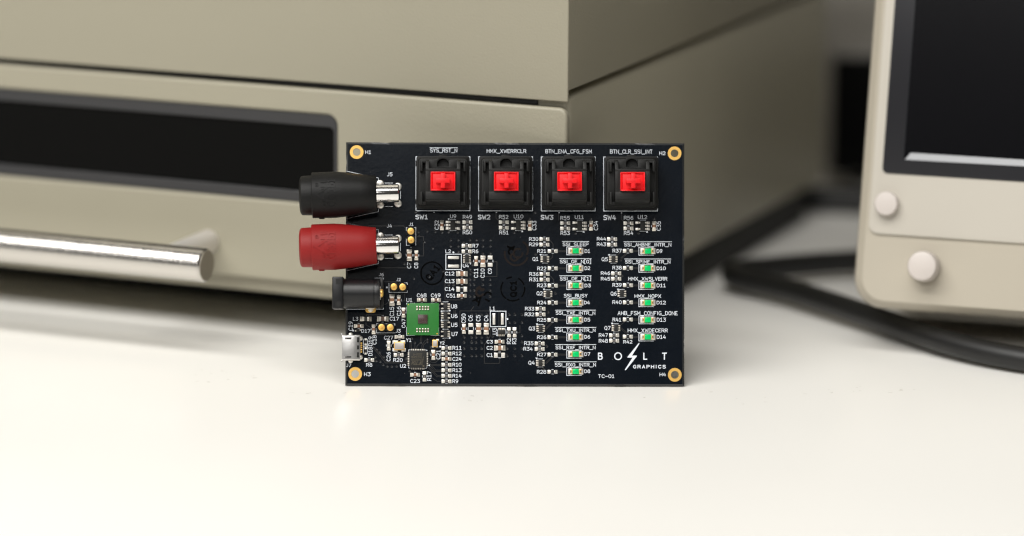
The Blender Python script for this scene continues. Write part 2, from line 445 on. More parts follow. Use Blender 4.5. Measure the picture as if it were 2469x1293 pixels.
def label(text, px0, px1, py0, py1, rot=0, over=None, wd=0.145, gap=1.65, name='printed_text'):
    u0, v0 = P(px0, py1); u1, v1 = P(px1, py0)
    h = wd / 2
    g = G()
    text_geo(g, text, u0 + h, u1 - h, v0 + h, v1 - h, wd, SILK, rot, gap)
    if over:
        a, b = P(px0 - 1, over), P(px1 + 1, over)
        g.ribbon([a, b], 0.15, SILK)
    o = g.build(name, M['silk'], board, smooth=False)
    return o
T = [  # text, x0, x1, y0, y1 (photograph px), rotation, overline y, stroke
 ('H1', 880.4, 894.9, 362.7, 371.4), ('H2', 1589.7, 1604.7, 365.4, 374.2), ('H3', 877.9, 893.5, 897.8, 907.2), ('H4', 1590.3, 1605.4, 898.9, 907.5),
 ('SYS_RST_N', 1037, 1102.5, 358.6, 367.8, 0, 356.7), ('HMX_XWERRCLR', 1173.6, 1268.9, 360, 369.1),
 ('BTN_ENA_CFG_FSM', 1314.9, 1426.9, 360.6, 370), ('BTN_CLR_SSI_INT', 1470.9, 1573.2, 361, 370.8),
 ('J5', 933.5, 946.3, 416, 425.3), ('J4', 932.8, 945.1, 540.7, 549.2), ('J1', 985.5, 997.1, 537, 545),
 ('SW1', 1001.2, 1031.5, 518, 529.1, 0, None, .24), ('SW2', 1152.2, 1182.5, 518, 529.5, 0, None, .24),
 ('SW3', 1303.8, 1334.1, 518.6, 530, 0, None, .24), ('SW4', 1454.8, 1485, 519, 530.8, 0, None, .24),
 ('U9', 1085.2, 1100.1, 517.5, 526.4), ('R49', 1115.8, 1138.3, 518.8, 528), ('C32', 1048.1, 1057.9, 531.5, 554, 90), ('R50', 1115.8, 1138.3, 555.9, 565.1),
 ('R52', 1203.3, 1225.7, 518.8, 528), ('U10', 1238.7, 1262, 517.7, 526.7), ('R51', 1204, 1226, 556.4, 565.6), ('C33', 1283.1, 1293.1, 532.9, 555.4, 90),
 ('R55', 1351.4, 1373.8, 521.2, 530.2), ('U11', 1386, 1407.4, 519.3, 528), ('R53', 1351.6, 1373.8, 557.8, 566.7), ('C34', 1431.8, 1441.8, 533.2, 555.4, 90),
 ('R56', 1504.3, 1526.8, 521, 530), ('U12', 1537.9, 1560.4, 519.3, 528.3), ('R54', 1504.3, 1526.8, 557.8, 566.7), ('C35', 1583.1, 1593.1, 534, 556.4, 90),
 ('J6', 913.3, 925.2, 658.6, 666.1), ('J2', 955.4, 966.1, 670.8, 678.3), ('C15', 939.7, 949.9, 740, 762.8, 90), ('C16', 956.9, 966.4, 739.2, 761.8, 90),
 ('L3', 850.9, 863.7, 764.7, 773.4), ('C17', 939.7, 961.7, 764.4, 773.4), ('C47', 968.7, 977.7, 769, 790.6, 90), ('C19', 840.3, 850.4, 775.3, 797.6, 90),
 ('D17', 871.2, 893.1, 794, 802.4), ('J3', 954, 965.9, 793.8, 802.4), ('C27', 925.9, 947.8, 810, 819), ('C18', 898.4, 907.8, 808.7, 831, 90),
 ('D19', 888.2, 898, 811.5, 833.8, 90), ('D18', 888.2, 898, 836.5, 858, 90), ('Y1', 979, 991.6, 815.7, 824.7), ('R20', 948.2, 970.8, 863.7, 872.7),
 ('C26', 932.2, 941.5, 849, 871.3, 90), ('R8', 882.8, 897.7, 876.2, 884.3), ('J7', 834.8, 846.9, 876.9, 885.3), ('U2', 964.8, 979.1, 878.3, 886.9),
 ('C48', 1005.2, 1028.2, 707.9, 717), ('C49', 1039.1, 1062.3, 707.9, 717), ('U1', 980, 993.9, 719.2, 728.4), ('C14', 1072.6, 1095.6, 692.7, 701.6),
 ('C51', 1076, 1098, 708.6, 717.6), ('C12', 1072.9, 1095.6, 655.6, 664.2), ('C13', 1072.9, 1095.6, 673.8, 682.8), ('U8', 1087.3, 1102.2, 734.2, 743.8),
 ('U6', 1088, 1103, 757.4, 766.9), ('U5', 1088, 1103, 778.8, 788.3), ('U7', 1089, 1103.8, 800.7, 810.4), ('L2', 1074, 1087.3, 601.9, 610.4),
 ('R7', 1139, 1153.8, 588.5, 597.3), ('R6', 1139, 1153.3, 601.9, 610.7), ('U4', 1115.9, 1130.6, 636.7, 645.2), ('C11', 1142.8, 1152.5, 647.5, 670, 90),
 ('C10', 1158.7, 1168.4, 647.8, 670, 90), ('C9', 1176.5, 1185.8, 646.7, 660.7, 90), ('C7', 981.6, 991.4, 633.3, 647.5, 90), ('C8', 998.7, 1008.2, 633.3, 647.5, 90),
 ('Y2', 1060.3, 1071.8, 823.6, 830.9), ('R11', 1090.8, 1112.8, 834.4, 843.9), ('R12', 1090.8, 1112.8, 848.2, 856.9), ('C24', 1090.8, 1112.8, 861.5, 870.2),
 ('R10', 1090.8, 1112.8, 875, 884), ('R13', 1090.8, 1112.8, 888.6, 897.2), ('R14', 1090.8, 1112.8, 902, 910.7), ('R9', 1090.8, 1105, 915, 924),
 ('C21', 1051.8, 1061.8, 844.4, 866.6, 90), ('C23', 989.2, 1012.5, 914.3, 923.5), ('R17', 1030, 1040, 895.3, 918.6, 90),
 ('L1', 1181, 1193.5, 739.5, 748.9), ('C50', 1112.6, 1122.7, 756.6, 779.2, 90), ('C6', 1129.3, 1139.4, 760, 775, 90), ('C5', 1148, 1158.2, 760, 775, 90),
 ('C4', 1167.2, 1177.3, 760, 775, 90), ('U3', 1187.8, 1197.4, 791.4, 806.5, 90), ('C3', 1173.4, 1188.2, 820.2, 828.5), ('C2', 1173.4, 1188.2, 834.8, 843.6),
 ('C1', 1173.4, 1188.2, 851.9, 861), ('R2', 1222, 1231.9, 815.3, 829.8, 90), ('R3', 1235.2, 1245, 815.3, 829.8, 90),
 ('R30', 1275.7, 1297.9, 572.5, 580.9), ('R29', 1275.7, 1297.9, 585.3, 593.8), ('R21', 1295.7, 1316.6, 601.4, 610), ('SSI_SLEEP', 1356.7, 1419, 585.3, 593.8, 0, 582.6),
 ('D1', 1409.6, 1422.8, 601.4, 610), ('Q1', 1284, 1297.9, 620.2, 629.4), ('R22', 1295.7, 1317.3, 643.3, 652.1), ('SSI_OE_N[0]', 1350, 1424.9, 626.7, 635.2, 0, 623.9),
 ('D2', 1409.6, 1423.1, 642.6, 651.4), ('R36', 1276.2, 1298.5, 657, 665.4), ('R31', 1276.2, 1298.5, 669.8, 678.6), ('R23', 1295.3, 1317.3, 684, 692.8),
 ('SSI_OE_N[1]', 1350, 1424.9, 668, 676.4, 0, 665.2), ('D3', 1409.6, 1424, 684.5, 693), ('Q2', 1293.8, 1308.5, 703, 712.4), ('SSI_BUSY', 1359.6, 1416.5, 709, 717.5),
 ('R24', 1295.3, 1317.3, 725.6, 734.1), ('D4', 1408.4, 1422, 725.6, 734.1), ('R33', 1265.9, 1287.9, 740.3, 748.8), ('R32', 1265.2, 1287.9, 754.2, 762.6),
 ('R25', 1295, 1317.3, 767.5, 775.8), ('SSI_TXE_INTR_N', 1340, 1435.2, 750.9, 759, 0, 748.2), ('D5', 1409.2, 1423, 766.7, 775.3), ('Q3', 1275, 1290, 787.8, 796.9),
 ('R26', 1295, 1317.3, 809, 817.7), ('SSI_TXU_INTR_N', 1339.4, 1435.9, 792.5, 800.5, 0, 789.8), ('D6', 1409.2, 1423, 808.2, 816.7), ('R35', 1264, 1286.2, 823.6, 832.4),
 ('R34', 1262.2, 1284.2, 837, 845.7), ('R27', 1295, 1317.3, 850.8, 859.3), ('SSI_RXF_INTR_N', 1339.4, 1435.9, 834, 842.4, 0, 831.1), ('D7', 1409.2, 1423, 849.8, 858.3),
 ('Q4', 1274, 1289.4, 870.3, 879.6), ('R28', 1294.5, 1317, 892.4, 901.2), ('SSI_RXO_INTR_N', 1337.9, 1436.8, 875.5, 884.3, 0, 872.7), ('D8', 1409.2, 1423, 891.2, 899.7),
 ('R44', 1439.1, 1461.3, 571.8, 580.4), ('R43', 1439.1, 1461.3, 585, 593.8), ('R37', 1477, 1499, 600.4, 609.1), ('SSI_AHBME_INTR_N', 1505, 1618.6, 586, 594.4, 0, 583.2),
 ('D9', 1583.3, 1597.1, 601.1, 610), ('Q5', 1450.6, 1465.7, 620.8, 630), ('R38', 1476.7, 1499, 641.4, 650.2), ('SSI_SPIME_INTR_N', 1507.2, 1616.4, 627.5, 635.7, 0, 624.7),
 ('D10', 1583.3, 1605.3, 642.9, 651.4), ('R46', 1448.8, 1471.2, 654.8, 663.2), ('R45', 1448.8, 1471.2, 668.3, 676.8), ('HMX_XWSLVERR', 1515.2, 1608.9, 668.3, 676.8),
 ('R39', 1476.7, 1499, 683, 691.8), ('D11', 1583.3, 1605.3, 684.2, 692.9), ('Q6', 1472.3, 1487, 703.6, 712.8), ('HMX_NOPX', 1530, 1593.9, 710, 718.3),
 ('R40', 1476.7, 1499, 724.5, 733.3), ('D12', 1583.3, 1605.3, 725.6, 734.2), ('AHB_FSM_CONFIG_DONE', 1489.3, 1633.8, 750.8, 760), ('R41', 1477, 1497.7, 766.5, 775.5),
 ('D13', 1583.5, 1605.4, 766.5, 776), ('Q7', 1457.3, 1472.2, 786.4, 795.8), ('HMX_XWDECERR', 1513.6, 1610, 792.5, 801.5), ('D14', 1583.5, 1605.4, 808, 817.4),
 ('R47', 1443.8, 1465.7, 803.9, 812.8), ('R48', 1443.8, 1465.7, 817.7, 826.6), ('R42', 1502.6, 1524.7, 820.5, 828.7), ('TC-01', 1442.2, 1481.2, 903, 911.6),
]
for t in T:
    t = list(t) + [0, None, .145][len(t) - 5:]
    label(t[0], t[1], t[2], t[3], t[4], t[5], t[6], t[7])
# company logo
for ch, a, b in (('B', 1441.7, 1453), ('O', 1480.8, 1499.6), ('L', 1551, 1560.7), ('T', 1596.2, 1607.8)):
    if ch == 'O':
        u0, v0 = P(a, 868.2); u1, v1 = P(b, 850)
        G().ribbon(circ((u1 - u0) / 2 - .15, 32, (u0 + u1) / 2, (v0 + v1) / 2), .32, SILK, closed=True).build('logo_letter', M['silk'], board, smooth=False)
    else:
        label(ch, a, b, 850.5, 867.7, wd=.32, name='logo_letter')
bolt = [zN(*p) for p in [(680, 597), (690, 605), (578, 786), (648, 786), (649, 797), (484, 1005), (470, 998), (586, 816), (512, 816), (512, 803)]]
bp = [P(*q) for q in bolt]
G().add([(x, y, SILK) for x, y in bp], [(0, 1, 2, 9), (9, 2, 7, 8), (2, 3, 4, 7), (4, 5, 6, 7)]).build('logo_bolt', M['silk'], board, smooth=False)
label('GRAPHICS', 1526.2, 1605.4, 880.2, 888.7, wd=.2, gap=2.9, name='logo_text')

def outline(*lines, wd=0.15, z=SILK, name='printed_outline', m='silk'):
    g = G()
    for i, ln in enumerate(lines):
        cl = ln[0] == 'c'
        pts = [P(*q) for q in (ln[1:] if cl else ln)]
        g.ribbon(pts, wd, z + .001 * i, closed=cl)
    return g.build(name, M[m], board, smooth=False)
def Zl(zf, *pts): return [zf(*p) for p in pts]
def boxl(x0, y0, x1, y1): return ['c', (x0, y0), (x1, y0), (x1, y1), (x0, y1)]

# --- ink stamps
def stamp(parts, m='ink', wd=.42):
    g = G()
    for i, pl in enumerate(parts):
        g.ribbon([P(*q) for q in pl], wd, 0.016 + .001 * i)
    return g.build('ink_stamp', M[m], board, smooth=False)
def arc_px(cx, cy, r, a0, a1, n=24):
    return [(cx + r * math.cos(R(a0 + (a1 - a0) * k / n)), cy + r * math.sin(R(a0 + (a1 - a0) * k / n))) for k in range(n + 1)]
def word_px(text, cx, cy, h, ang, lw):
    st, W_ = run(text, 2.2); out = []; ca, sa = math.cos(R(ang)), math.sin(R(ang))
    for pl in st:
        q = []
        for a, b in pl:
            x, y = (a / W_ - .5) * lw, (b / 6 - .5) * h
            q.append((cx + x * ca + y * sa, cy + x * sa - y * ca))
        out.append(q)
    return out
stamp([arc_px(1042, 659, 27, 0, 359, 48)] + word_px('QA1', 1043.5, 658, 14, -52, 38))
stamp([arc_px(1236.5, 697, 28.5, a, b, 10) for a, b in ((-8, 40), (60, 118), (128, 170), (178, 212), (240, 262), (300, 338))] + word_px('QC1', 1238, 697, 12.5, -90, 36))
stamp([arc_px(1233, 607.5, 6.8, 0, 359, 20), [(1224, 594), (1228, 597), (1234, 597.5), (1240, 595)], [(1225, 596), (1230, 600), (1238, 599.5)]], wd=.5)
stamp([arc_px(1245, 612, 28, 20, 190, 24), arc_px(1249, 611, 11, 0, 300, 16), arc_px(1251, 603, 22, -60, 30, 12), arc_px(1240, 620, 9, 0, 260, 12)], 'ink_brown', .55)
stamp(word_px('A', 1153, 724, 19, 40, 17) + [[(1146, 713), (1152, 721)], [(1171, 722), (1179, 726)], [(1168, 712), (1172, 706), (1178, 705), (1184, 709)]], wd=.5)
stamp([arc_px(1157, 705, 9, 30, 330, 16), [(1150, 696), (1156, 692), (1160, 697)], [(1160, 700), (1166, 697)]], 'ink_brown', .6)

# --- tented vias (far too many small dimples to pick apart) and masked traces
VIA = [zH(*p) for p in [(315, 190), (450, 175), (580, 185), (685, 195), (785, 190), (930, 195), (410, 345), (540, 445), (820, 315), (940, 315), (1120, 315), (1222, 315), (1322, 315), (1440, 315), (820, 412), (940, 412), (1322, 412), (1440, 412), (940, 497), (1440, 525), (1322, 525), (1120, 770), (1125, 845), (1160, 700), (1122, 930), (1188, 930), (1322, 930), (1435, 930), (1122, 1012), (1188, 1012), (1322, 1012), (1435, 1012), (1122, 1100), (1188, 1100), (1435, 1100), (1122, 1195), (1188, 1195), (1435, 1195), (790, 1015), (862, 1015), (95, 690), (245, 915), (490, 885), (697, 800), (175, 690), (1020, 355)]]
VIA += [zJ(*p) for p in [(437, 290), (520, 290), (620, 295), (720, 290), (1128, 295), (1230, 295), (1360, 295), (1128, 440), (1230, 440), (1360, 440), (1360, 685), (1360, 797), (300, 710), (437, 710), (518, 710), (620, 710), (722, 705), (822, 690), (300, 803), (437, 803), (518, 803), (620, 803), (300, 915), (437, 915), (518, 915), (620, 915), (1088, 915), (1228, 915), (1360, 915), (300, 1050), (437, 1050), (518, 1050), (620, 1050), (1088, 1050), (1228, 1050), (1360, 1050)]]
VIA += [zE(*p) for p in [(705, 590), (757, 645), (685, 725), (830, 720), (700, 793), (768, 805), (820, 858), (893, 885), (968, 887), (1050, 885), (645, 550)]]
VIA += [zG(*p) for p in [(400, 150), (465, 240), (595, 240), (740, 165), (740, 225), (820, 335), (800, 440), (350, 870), (270, 590), (1120, 180)]]
VIA += [zK(*p) for p in [(215, 430), (420, 600), (470, 1165), (540, 1070), (870, 85)]] + [zL(*p) for p in [(420, 155), (350, 520), (400, 715), (345, 1085)]]
VIA += [(1002.5, 511), (1290.5, 512), (1240, 561), (1388, 562), (1540, 562), (1277, 527), (1425, 527), (1577, 528), (1497, 627), (1500, 665)]
g = G()
for q in VIA:
    u, v = P(*q)
    g.lathe_z([(.42, .004), (.36, .05), (.24, .055), (.13, .012)], u, v, 12)
tag(g.build('via_dimples', M['via'], board), kind='stuff')
TR = [Zl(zH, (0, 95), (85, 95), (120, 140)), Zl(zH, (275, 262), (395, 262), (395, 565), (150, 565)), Zl(zH, (0, 752), (140, 752)),
      Zl(zH, (1130, 655), (1540, 655), (1540, 885), (1250, 885), (1120, 800)), Zl(zH, (730, 790), (730, 1250), (995, 1250), (1000, 800)),
      Zl(zJ, (220, 530), (220, 228), (770, 228)), Zl(zJ, (420, 220), (470, 150)), Zl(zJ, (950, 700), (950, 1180), (930, 1190), (668, 1190), (668, 850), (775, 690), (775, 555), (900, 555)),
      Zl(zJ, (935, 235), (935, 520)), Zl(zJ, (962, 235), (962, 520)), Zl(zJ, (1250, 625), (1320, 625), (1320, 495)),
      Zl(zD, (1170, 340), (1430, 340)), Zl(zD, (1170, 812), (1210, 808), (1285, 740), (1600, 740), (1600, 600)), Zl(zD, (800, 1060), (800, 1030), (1160, 1030), (1160, 1060)),
      Zl(zE, (430, 100), (330, 170)), Zl(zE, (520, 100), (520, 170), (650, 240)), Zl(zE, (640, 560), (860, 830), (1270, 830)), Zl(zE, (665, 560), (880, 812), (1270, 812)), Zl(zE, (700, 335), (865, 335)),
      Zl(zC, (850, 743), (1260, 743)), Zl(zC, (960, 1225), (1300, 1225)),
      Zl(zG, (355, 240), (355, 390)), Zl(zG, (390, 220), (390, 390)), Zl(zG, (465, 250), (465, 390)), Zl(zG, (505, 390), (510, 320), (580, 250)), Zl(zG, (590, 90), (590, 215)), Zl(zG, (618, 90), (618, 215)),
      Zl(zG, (620, 390), (620, 300), (700, 190)), Zl(zG, (648, 390), (655, 300), (740, 225)), Zl(zG, (750, 510), (830, 440)), Zl(zG, (750, 540), (840, 460)),
      Zl(zG, (760, 590), (830, 640), (910, 640), (1060, 530)), Zl(zG, (770, 640), (830, 680), (930, 680), (1060, 560)), Zl(zG, (840, 728), (1050, 728)), Zl(zG, (855, 757), (1050, 757)),
      Zl(zG, (770, 680), (930, 855), (1050, 855)), Zl(zG, (755, 700), (905, 882), (1050, 882)), Zl(zG, (780, 790), (965, 975), (1050, 975)), Zl(zG, (750, 790), (950, 1003), (1050, 1003)),
      Zl(zG, (590, 860), (960, 1105), (1050, 1105)), Zl(zG, (800, 365), (1000, 365)), Zl(zG, (215, 520), (320, 520)), Zl(zG, (200, 670), (320, 670)), Zl(zG, (240, 630), (320, 630)), Zl(zG, (460, 840), (460, 890)),
      Zl(zF, (870, 1170), (940, 1110)), Zl(zF, (1000, 640), (1060, 670)), Zl(zF, (1000, 850), (1060, 850)), Zl(zF, (1335, 540), (1335, 610)), Zl(zF, (1370, 540), (1370, 610))]
for zz, ys in ((zK, (380, 662, 945, 1225)), (zL, (285, 568, 852, 1135))):
    for y in ys: TR += [Zl(zz, (580, y - 8), (722, y - 8)), Zl(zz, (580, y + 9), (722, y + 9))]
for y in (380, 660, 942, 1225): TR += [Zl(zM, (660, y - 8), (755, y - 8)), Zl(zM, (660, y + 9), (755, y + 9))]
for y in (250, 510): TR += [Zl(zN, (595, y - 8), (680, y - 8)), Zl(zN, (595, y + 9), (680, y + 9))]
TR += [Zl(zL, (360, 375), (440, 305)), Zl(zL, (380, 420), (490, 310)), Zl(zL, (385, 440), (505, 320)), Zl(zL, (360, 940), (440, 870)), Zl(zL, (380, 985), (490, 880)), Zl(zL, (385, 1005), (505, 888)),
       Zl(zM, (390, 455), (480, 375)), Zl(zM, (470, 500), (575, 410)), Zl(zM, (455, 490), (560, 400)), Zl(zK, (445, 520), (490, 480), (490, 430)), Zl(zK, (440, 190), (500, 260), (500, 340)), Zl(zK, (450, 780), (510, 850), (510, 900)),
       Zl(zN, (410, 330), (470, 285)), Zl(zN, (420, 375), (500, 440), (510, 480)), Zl(zN, (420, 395), (480, 450)),
       [(1111, 540), (1118, 538)], [(1099, 543), (1128, 543)], [(1099, 546.5), (1113, 546.5)], [(1227, 543), (1242, 543)], [(1228, 546), (1242, 546)], [(1375, 544), (1390, 544)], [(1377, 547), (1390, 547)],
       [(1196, 512), (1196, 526), (1203, 533)], [(1347, 513), (1347, 531)], [(1498, 514), (1498, 529), (1505, 536)]]
g = G()
for i, t in enumerate(TR):
    g.ribbon([P(*q) for q in t], .2, 0.010 + .0008 * (i % 5), thick=.012)
tag(g.build('copper_traces', M['trace'], board, smooth=False), kind='stuff')
# ================================================================== surface-mount parts
def fillet_cap(b0, b1, L, wc, wp, h):
    """solder fillet and metal end of a chip part, towards +x"""
    g = G()
    g.prism_y([(b0, .02), (b0, h), (b1 - .05, h), (b1, h - .06), (b1, .02)], -wc / 2, wc / 2)
    e = L / 2
    g.prism_y([(b1 - .1, 0), (b1 - .1, h * .72), (b1 + .04, h * .66), (b1 + (e - b1) * .35, h * .34), (b1 + (e - b1) * .75, .17), (e, .10), (e, 0)], -wp / 2, wp / 2)
    return g
def chip(kind, name, px, py, vert=False, label_=None, bodymat=None, mark=False):
    L, Bl, wc, wp, h, b0, bm = {
        'c5': (3.30, 2.0, 1.30, 1.50, 1.05, .48, 'cap'), 'c3': (2.85, 1.6, .86, 1.10, .80, .40, 'cap'),
        'r3': (2.92, 1.6, .88, 1.08, .46, .46, 'res'), 'pale': (2.85, 1.6, .86, 1.05, .6, .42, 'cap_pale'),
        'l5': (3.40, 2.0, 1.25, 1.35, .9, .42, 'ferrite'), 'd3': (2.1, 1.5, .6, .7, .5, .5, 'res'), 'tiny': (1.18, .9, .40, .44, .35, .2, 'cap_dark')}[kind]
    bm = bodymat or bm
    bw = wc * (.86 if kind == 'r3' else .98)
    body = cached(('body', kind, bm), lambda: G().box(-b0 - .02, b0 + .02, -bw / 2, bw / 2, .03, h - (.03 if kind != 'r3' else .05)).mesh('chip_body', M[bm], bevel=.03, seg=1))
    capm = cached(('cap', kind), lambda: fillet_cap(b0, Bl / 2, L, wc, wp, h).mesh('end_cap', M['solder' if kind in ('r3', 'd3') else 'tin'], bevel=.05, seg=2))
    u, v = P(px, py, .3)
    rz = (math.pi / 2 if vert else 0) + random.uniform(-.015, .015)
    o = link(name, body, board, (u, v, 0), rz)
    for k in (0, 1):
        link('end_cap', capm, o, (0, 0, 0), math.pi * k)
    if mark:
        def mk():
            g = G(); text_geo(g, 'XI', -.30, .30, -.26, .26, .07, h + .004, 0)
            return g.mesh('marking', M['crystal'], smooth=False)
        link('marking', cached(('mark', kind), mk), o)
    if kind in ('r3', 'c3', 'pale', 'c5'):           # short printed bars beside the body
        def bars():
            g = G(); y = wp / 2 + .16 if kind != 'r3' else .62
            for s in (1, -1): g.ribbon([(-.26, s * y), (.26, s * y)], .15, SILK)
            return g.mesh('printed_bars', M['silk'], smooth=False)
        link('printed_bars', cached(('bars', kind), bars), o)
    return o
RN = 'chip_resistor'; CN = 'chip_capacitor'
for x, y in [(1127, 535.8), (1127, 549), (1214.9, 535.7), (1214.9, 549), (1362.9, 537.9), (1362.9, 551.3), (1515.5, 538.2), (1515.5, 551),
             (1312.8, 576.9), (1312.8, 590), (1313.3, 661), (1313.3, 674.6), (1303.4, 745), (1303.4, 758.4), (1301.3, 828.5), (1301.3, 841.7),
             (1476, 576.9), (1476, 590), (1485.9, 659.5), (1485.9, 672.4), (1480.9, 808.8), (1480.9, 821.8),
             (1076.6, 839.5), (1076.6, 852.9), (1076.6, 879.8), (1076.6, 893.1), (1076.6, 906.5), (1076.6, 919.7), (1125.2, 593.1), (961.4, 856), (890.2, 868.3)]:
    chip('r3', RN, x, y, mark=True)
for x, y in [(1332.8, 605.8), (1332.8, 647.3), (1332.8, 688.9), (1332.8, 730), (1332.2, 771.9), (1332.2, 813.5), (1332.2, 855.2), (1332.2, 896.8),
             (1514.1, 605.1), (1514.1, 646.6), (1514.1, 687.9), (1514.1, 729.3), (1514, 770.6), (1514, 812), (1125.2, 606.5)]:
    chip('r3', RN, x, y)
for x, y in [(1227.6, 801.4), (1240.9, 801.4), (1023.6, 907.8)]:
    chip('r3', RN, x, y, vert=True, mark=True)
for x, y in [(1065.5, 543.2), (1277.5, 544.4), (1425, 544.4), (1577, 545.5), (1044.9, 855.8), (961.5, 723.8), (1003.8, 615.8), (1148, 629.6), (1118.6, 793), (900.8, 794.2)]:
    chip('c3', CN, x, y, vert=True)
chip('c3', CN, 973, 753.9, vert=True, bodymat='cap_dark')
for x, y in [(1076.6, 865.7), (1000.9, 904), (1113.4, 713.3), (1204.6, 824.3), (865.1, 786.4)]:
    chip('c3', CN, x, y)
for x, y in [(1017.2, 723.6), (1051.2, 723.6)]:
    chip('c3', CN, x, y, bodymat='cap_dark')
for x, y in [(987, 615.7), (1164.4, 630.4), (1154, 793), (1172.5, 793), (945, 723.7)]:
    chip('c5', CN, x, y, vert=True)
for x, y in [(1113.7, 660.2), (1113.7, 678.8), (1204.9, 839.4)]:
    chip('c5', CN, x, y)
chip('c5', CN, 922.9, 769.3, bodymat='cap_dark')
chip('pale', CN, 937.3, 833.4, vert=True)
chip('pale', CN, 963, 812.5)
tag(chip('l5', 'ferrite_bead', 882, 769.3), 'grey ferrite bead with two tinned ends')
tag(chip('d3', 'chip_diode', 881.7, 824.9, vert=True), 'black chip diode, upper of two')
tag(chip('d3', 'chip_diode', 881.7, 846.6, vert=True), 'black chip diode, lower of two')
outline(Zl(zE, (475, 420), (475, 665)), Zl(zE, (547, 420), (547, 665)), Zl(zE, (475, 543), (547, 543)))
# bare solder pads where no part is fitted
def pad(px, py, w_, h_, name='solder_pad'):
    u, v = P(px, py)
    me = cached(('pad', w_, h_), lambda: G().prism(rrect(w_, h_, .12, 3), 0, .10, rrect(w_ * .8, h_ * .8, .1, 3)).mesh('solder_pad', M['solder'], bevel=.04))
    return link(name, me, board, (u, v, 0))
for x, y, a, b in [(1104.9, 697.6, 1.15, 1.5), (1122, 697.6, 1.15, 1.5), (1181.9, 621.1, 1.5, 1.15), (1181.9, 638.5, 1.5, 1.15), (1135.2, 783.8, 1.5, 1.1), (1135.2, 801.2, 1.5, 1.1),
                   (1195.9, 856.8, 1.2, 1.5), (1213.1, 856.8, 1.2, 1.5), (1093.5, 621.3, 3.25, .85), (1093.5, 641.9, 3.25, .85), (1191, 769.4, .82, 3.3), (1211.4, 769.4, .82, 3.3)]:
    pad(x, y, a, b)
outline(boxl(1075, 613.2, 1112.4, 650.2), wd=.19); outline(boxl(1182.2, 750.6, 1219.8, 788), wd=.19)
outline([(1111, 694), (1116, 694)], [(1111, 706), (1116, 706)]); outline([(1175.3, 627), (1175.3, 632)], [(1188.5, 627), (1188.5, 632)])
outline([(1128.8, 789), (1128.8, 796)], [(1141.5, 789), (1141.5, 796)]); outline([(1202, 851), (1207, 851)], [(1202, 863), (1207, 863)])
def dot(px, py, r=.3, name='printed_dot'):
    u, v = P(px, py)
    G().prism(circ(r, 14, u, v), SILK - .01, SILK).build(name, M['silk'], board, smooth=False)
for q in [zH(862, 510), zJ(1092, 375), zF(290, 392), zG(1028, 333), zF(1238, 1155), zF(1060, 563), zF(1238, 545), zF(1060, 765), zE(297, 268), zD(1232, 460), (1046.5, 512), (1197, 512.5), (1348, 513), (1498.4, 513.6)]:
    dot(*q, r=.16 if q[1] < 520 else .27)
def tri(px, py, s, ang):
    u, v = P(px, py)
    G().prism([(u + s * math.cos(R(ang + a)), v + s * math.sin(R(ang + a))) for a in (0, 120, 240)], SILK - .01, SILK).build('printed_arrow', M['silk'], board, smooth=False)
for x, y, a in [(1082, 528.6, -90), (1259.2, 558.5, 90), (1407.5, 559.5, 90), (1560, 559.5, 90), (1035, 881, 180), (1134, 635.3, 40), (1198.5, 808.5, 40), (1303.5, 614.6, 150), (1311.5, 697.8, 150), (1294.6, 781.8, 150), (1293.5, 864.2, 150), (1468.5, 615, 150), (1490, 698, 150), (1475.7, 780, 150)]:
    tri(x, y, .36, a)

# --- small leaded chips
def leads_chip(name, px, py, bw, bh, h, left, right, top=(), bottom=(), lw=1.0, lh=.55, lbl=None, reach=None, solder='tin'):
    u, v = P(px, py, h)
    body = cached(('ic', bw, bh, h), lambda: G().prism([(-bw / 2 - .05, -bh / 2 - .05), (bw / 2 + .05, -bh / 2 - .05), (bw / 2 + .05, bh / 2 + .05), (-bw / 2 - .05, bh / 2 + .05)], .1, h,
                  [(-bw / 2 + .05, -bh / 2 + .05), (bw / 2 - .05, -bh / 2 + .05), (bw / 2 - .05, bh / 2 - .05), (-bw / 2 + .05, bh / 2 - .05)]).mesh('chip_body', M['epoxy'], bevel=.04))
    o = link(name, body, board, (u, v, 0))
    def lead():                      # gull-wing lead along +x with its solder foot
        g = G()
        g.prism_y([(0, h * .45), (0, h * .6), (lw * .22, h * .6), (lw * .42, .2), (lw * .5, .16), (lw * .5, 0), (lw * .3, .0)], -lh * .38, lh * .38)
        g.prism_y([(lw * .28, 0), (lw * .3, .12), (lw * .45, .24), (lw * .75, .22), (lw, .07), (lw, 0)], -lh / 2, lh / 2)
        return g.mesh('lead', M[solder], bevel=.05)
    lm = cached(('lead', lw, lh, h, solder), lead)
    s = 8.25
    for d in left: link('lead', lm, o, (-bw / 2, -d / s, 0), math.pi)
    for d in right: link('lead', lm, o, (bw / 2, -d / s, 0), 0)
    for d in top: link('lead', lm, o, (d / s, bh / 2, 0), math.pi / 2)
    for d in bottom: link('lead', lm, o, (d / s, -bh / 2, 0), -math.pi / 2)
    return o
for x, y, l, r in [(1092, 543.2, (-7.8, 0, 7.6), (-7.8, 7.6)), (1249.8, 543.2, (-7.8, 7.6), (-7.8, 0, 7.6)), (1398, 544.6, (-7.8, 7.6), (-7.8, 0, 7.6)), (1550, 544.7, (-7.8, 7.6), (-7.8, 0, 7.6))]:
    leads_chip('logic_chip', x, y, 1.42, 2.9, 1.1, l, r, lw=1.42, lh=.66, solder='solder')
    outline([(x - 6.5, y - 13.7), (x + 7, y - 13.7)], [(x - 7, y + 13.2), (x + 7.5, y + 13.2)])
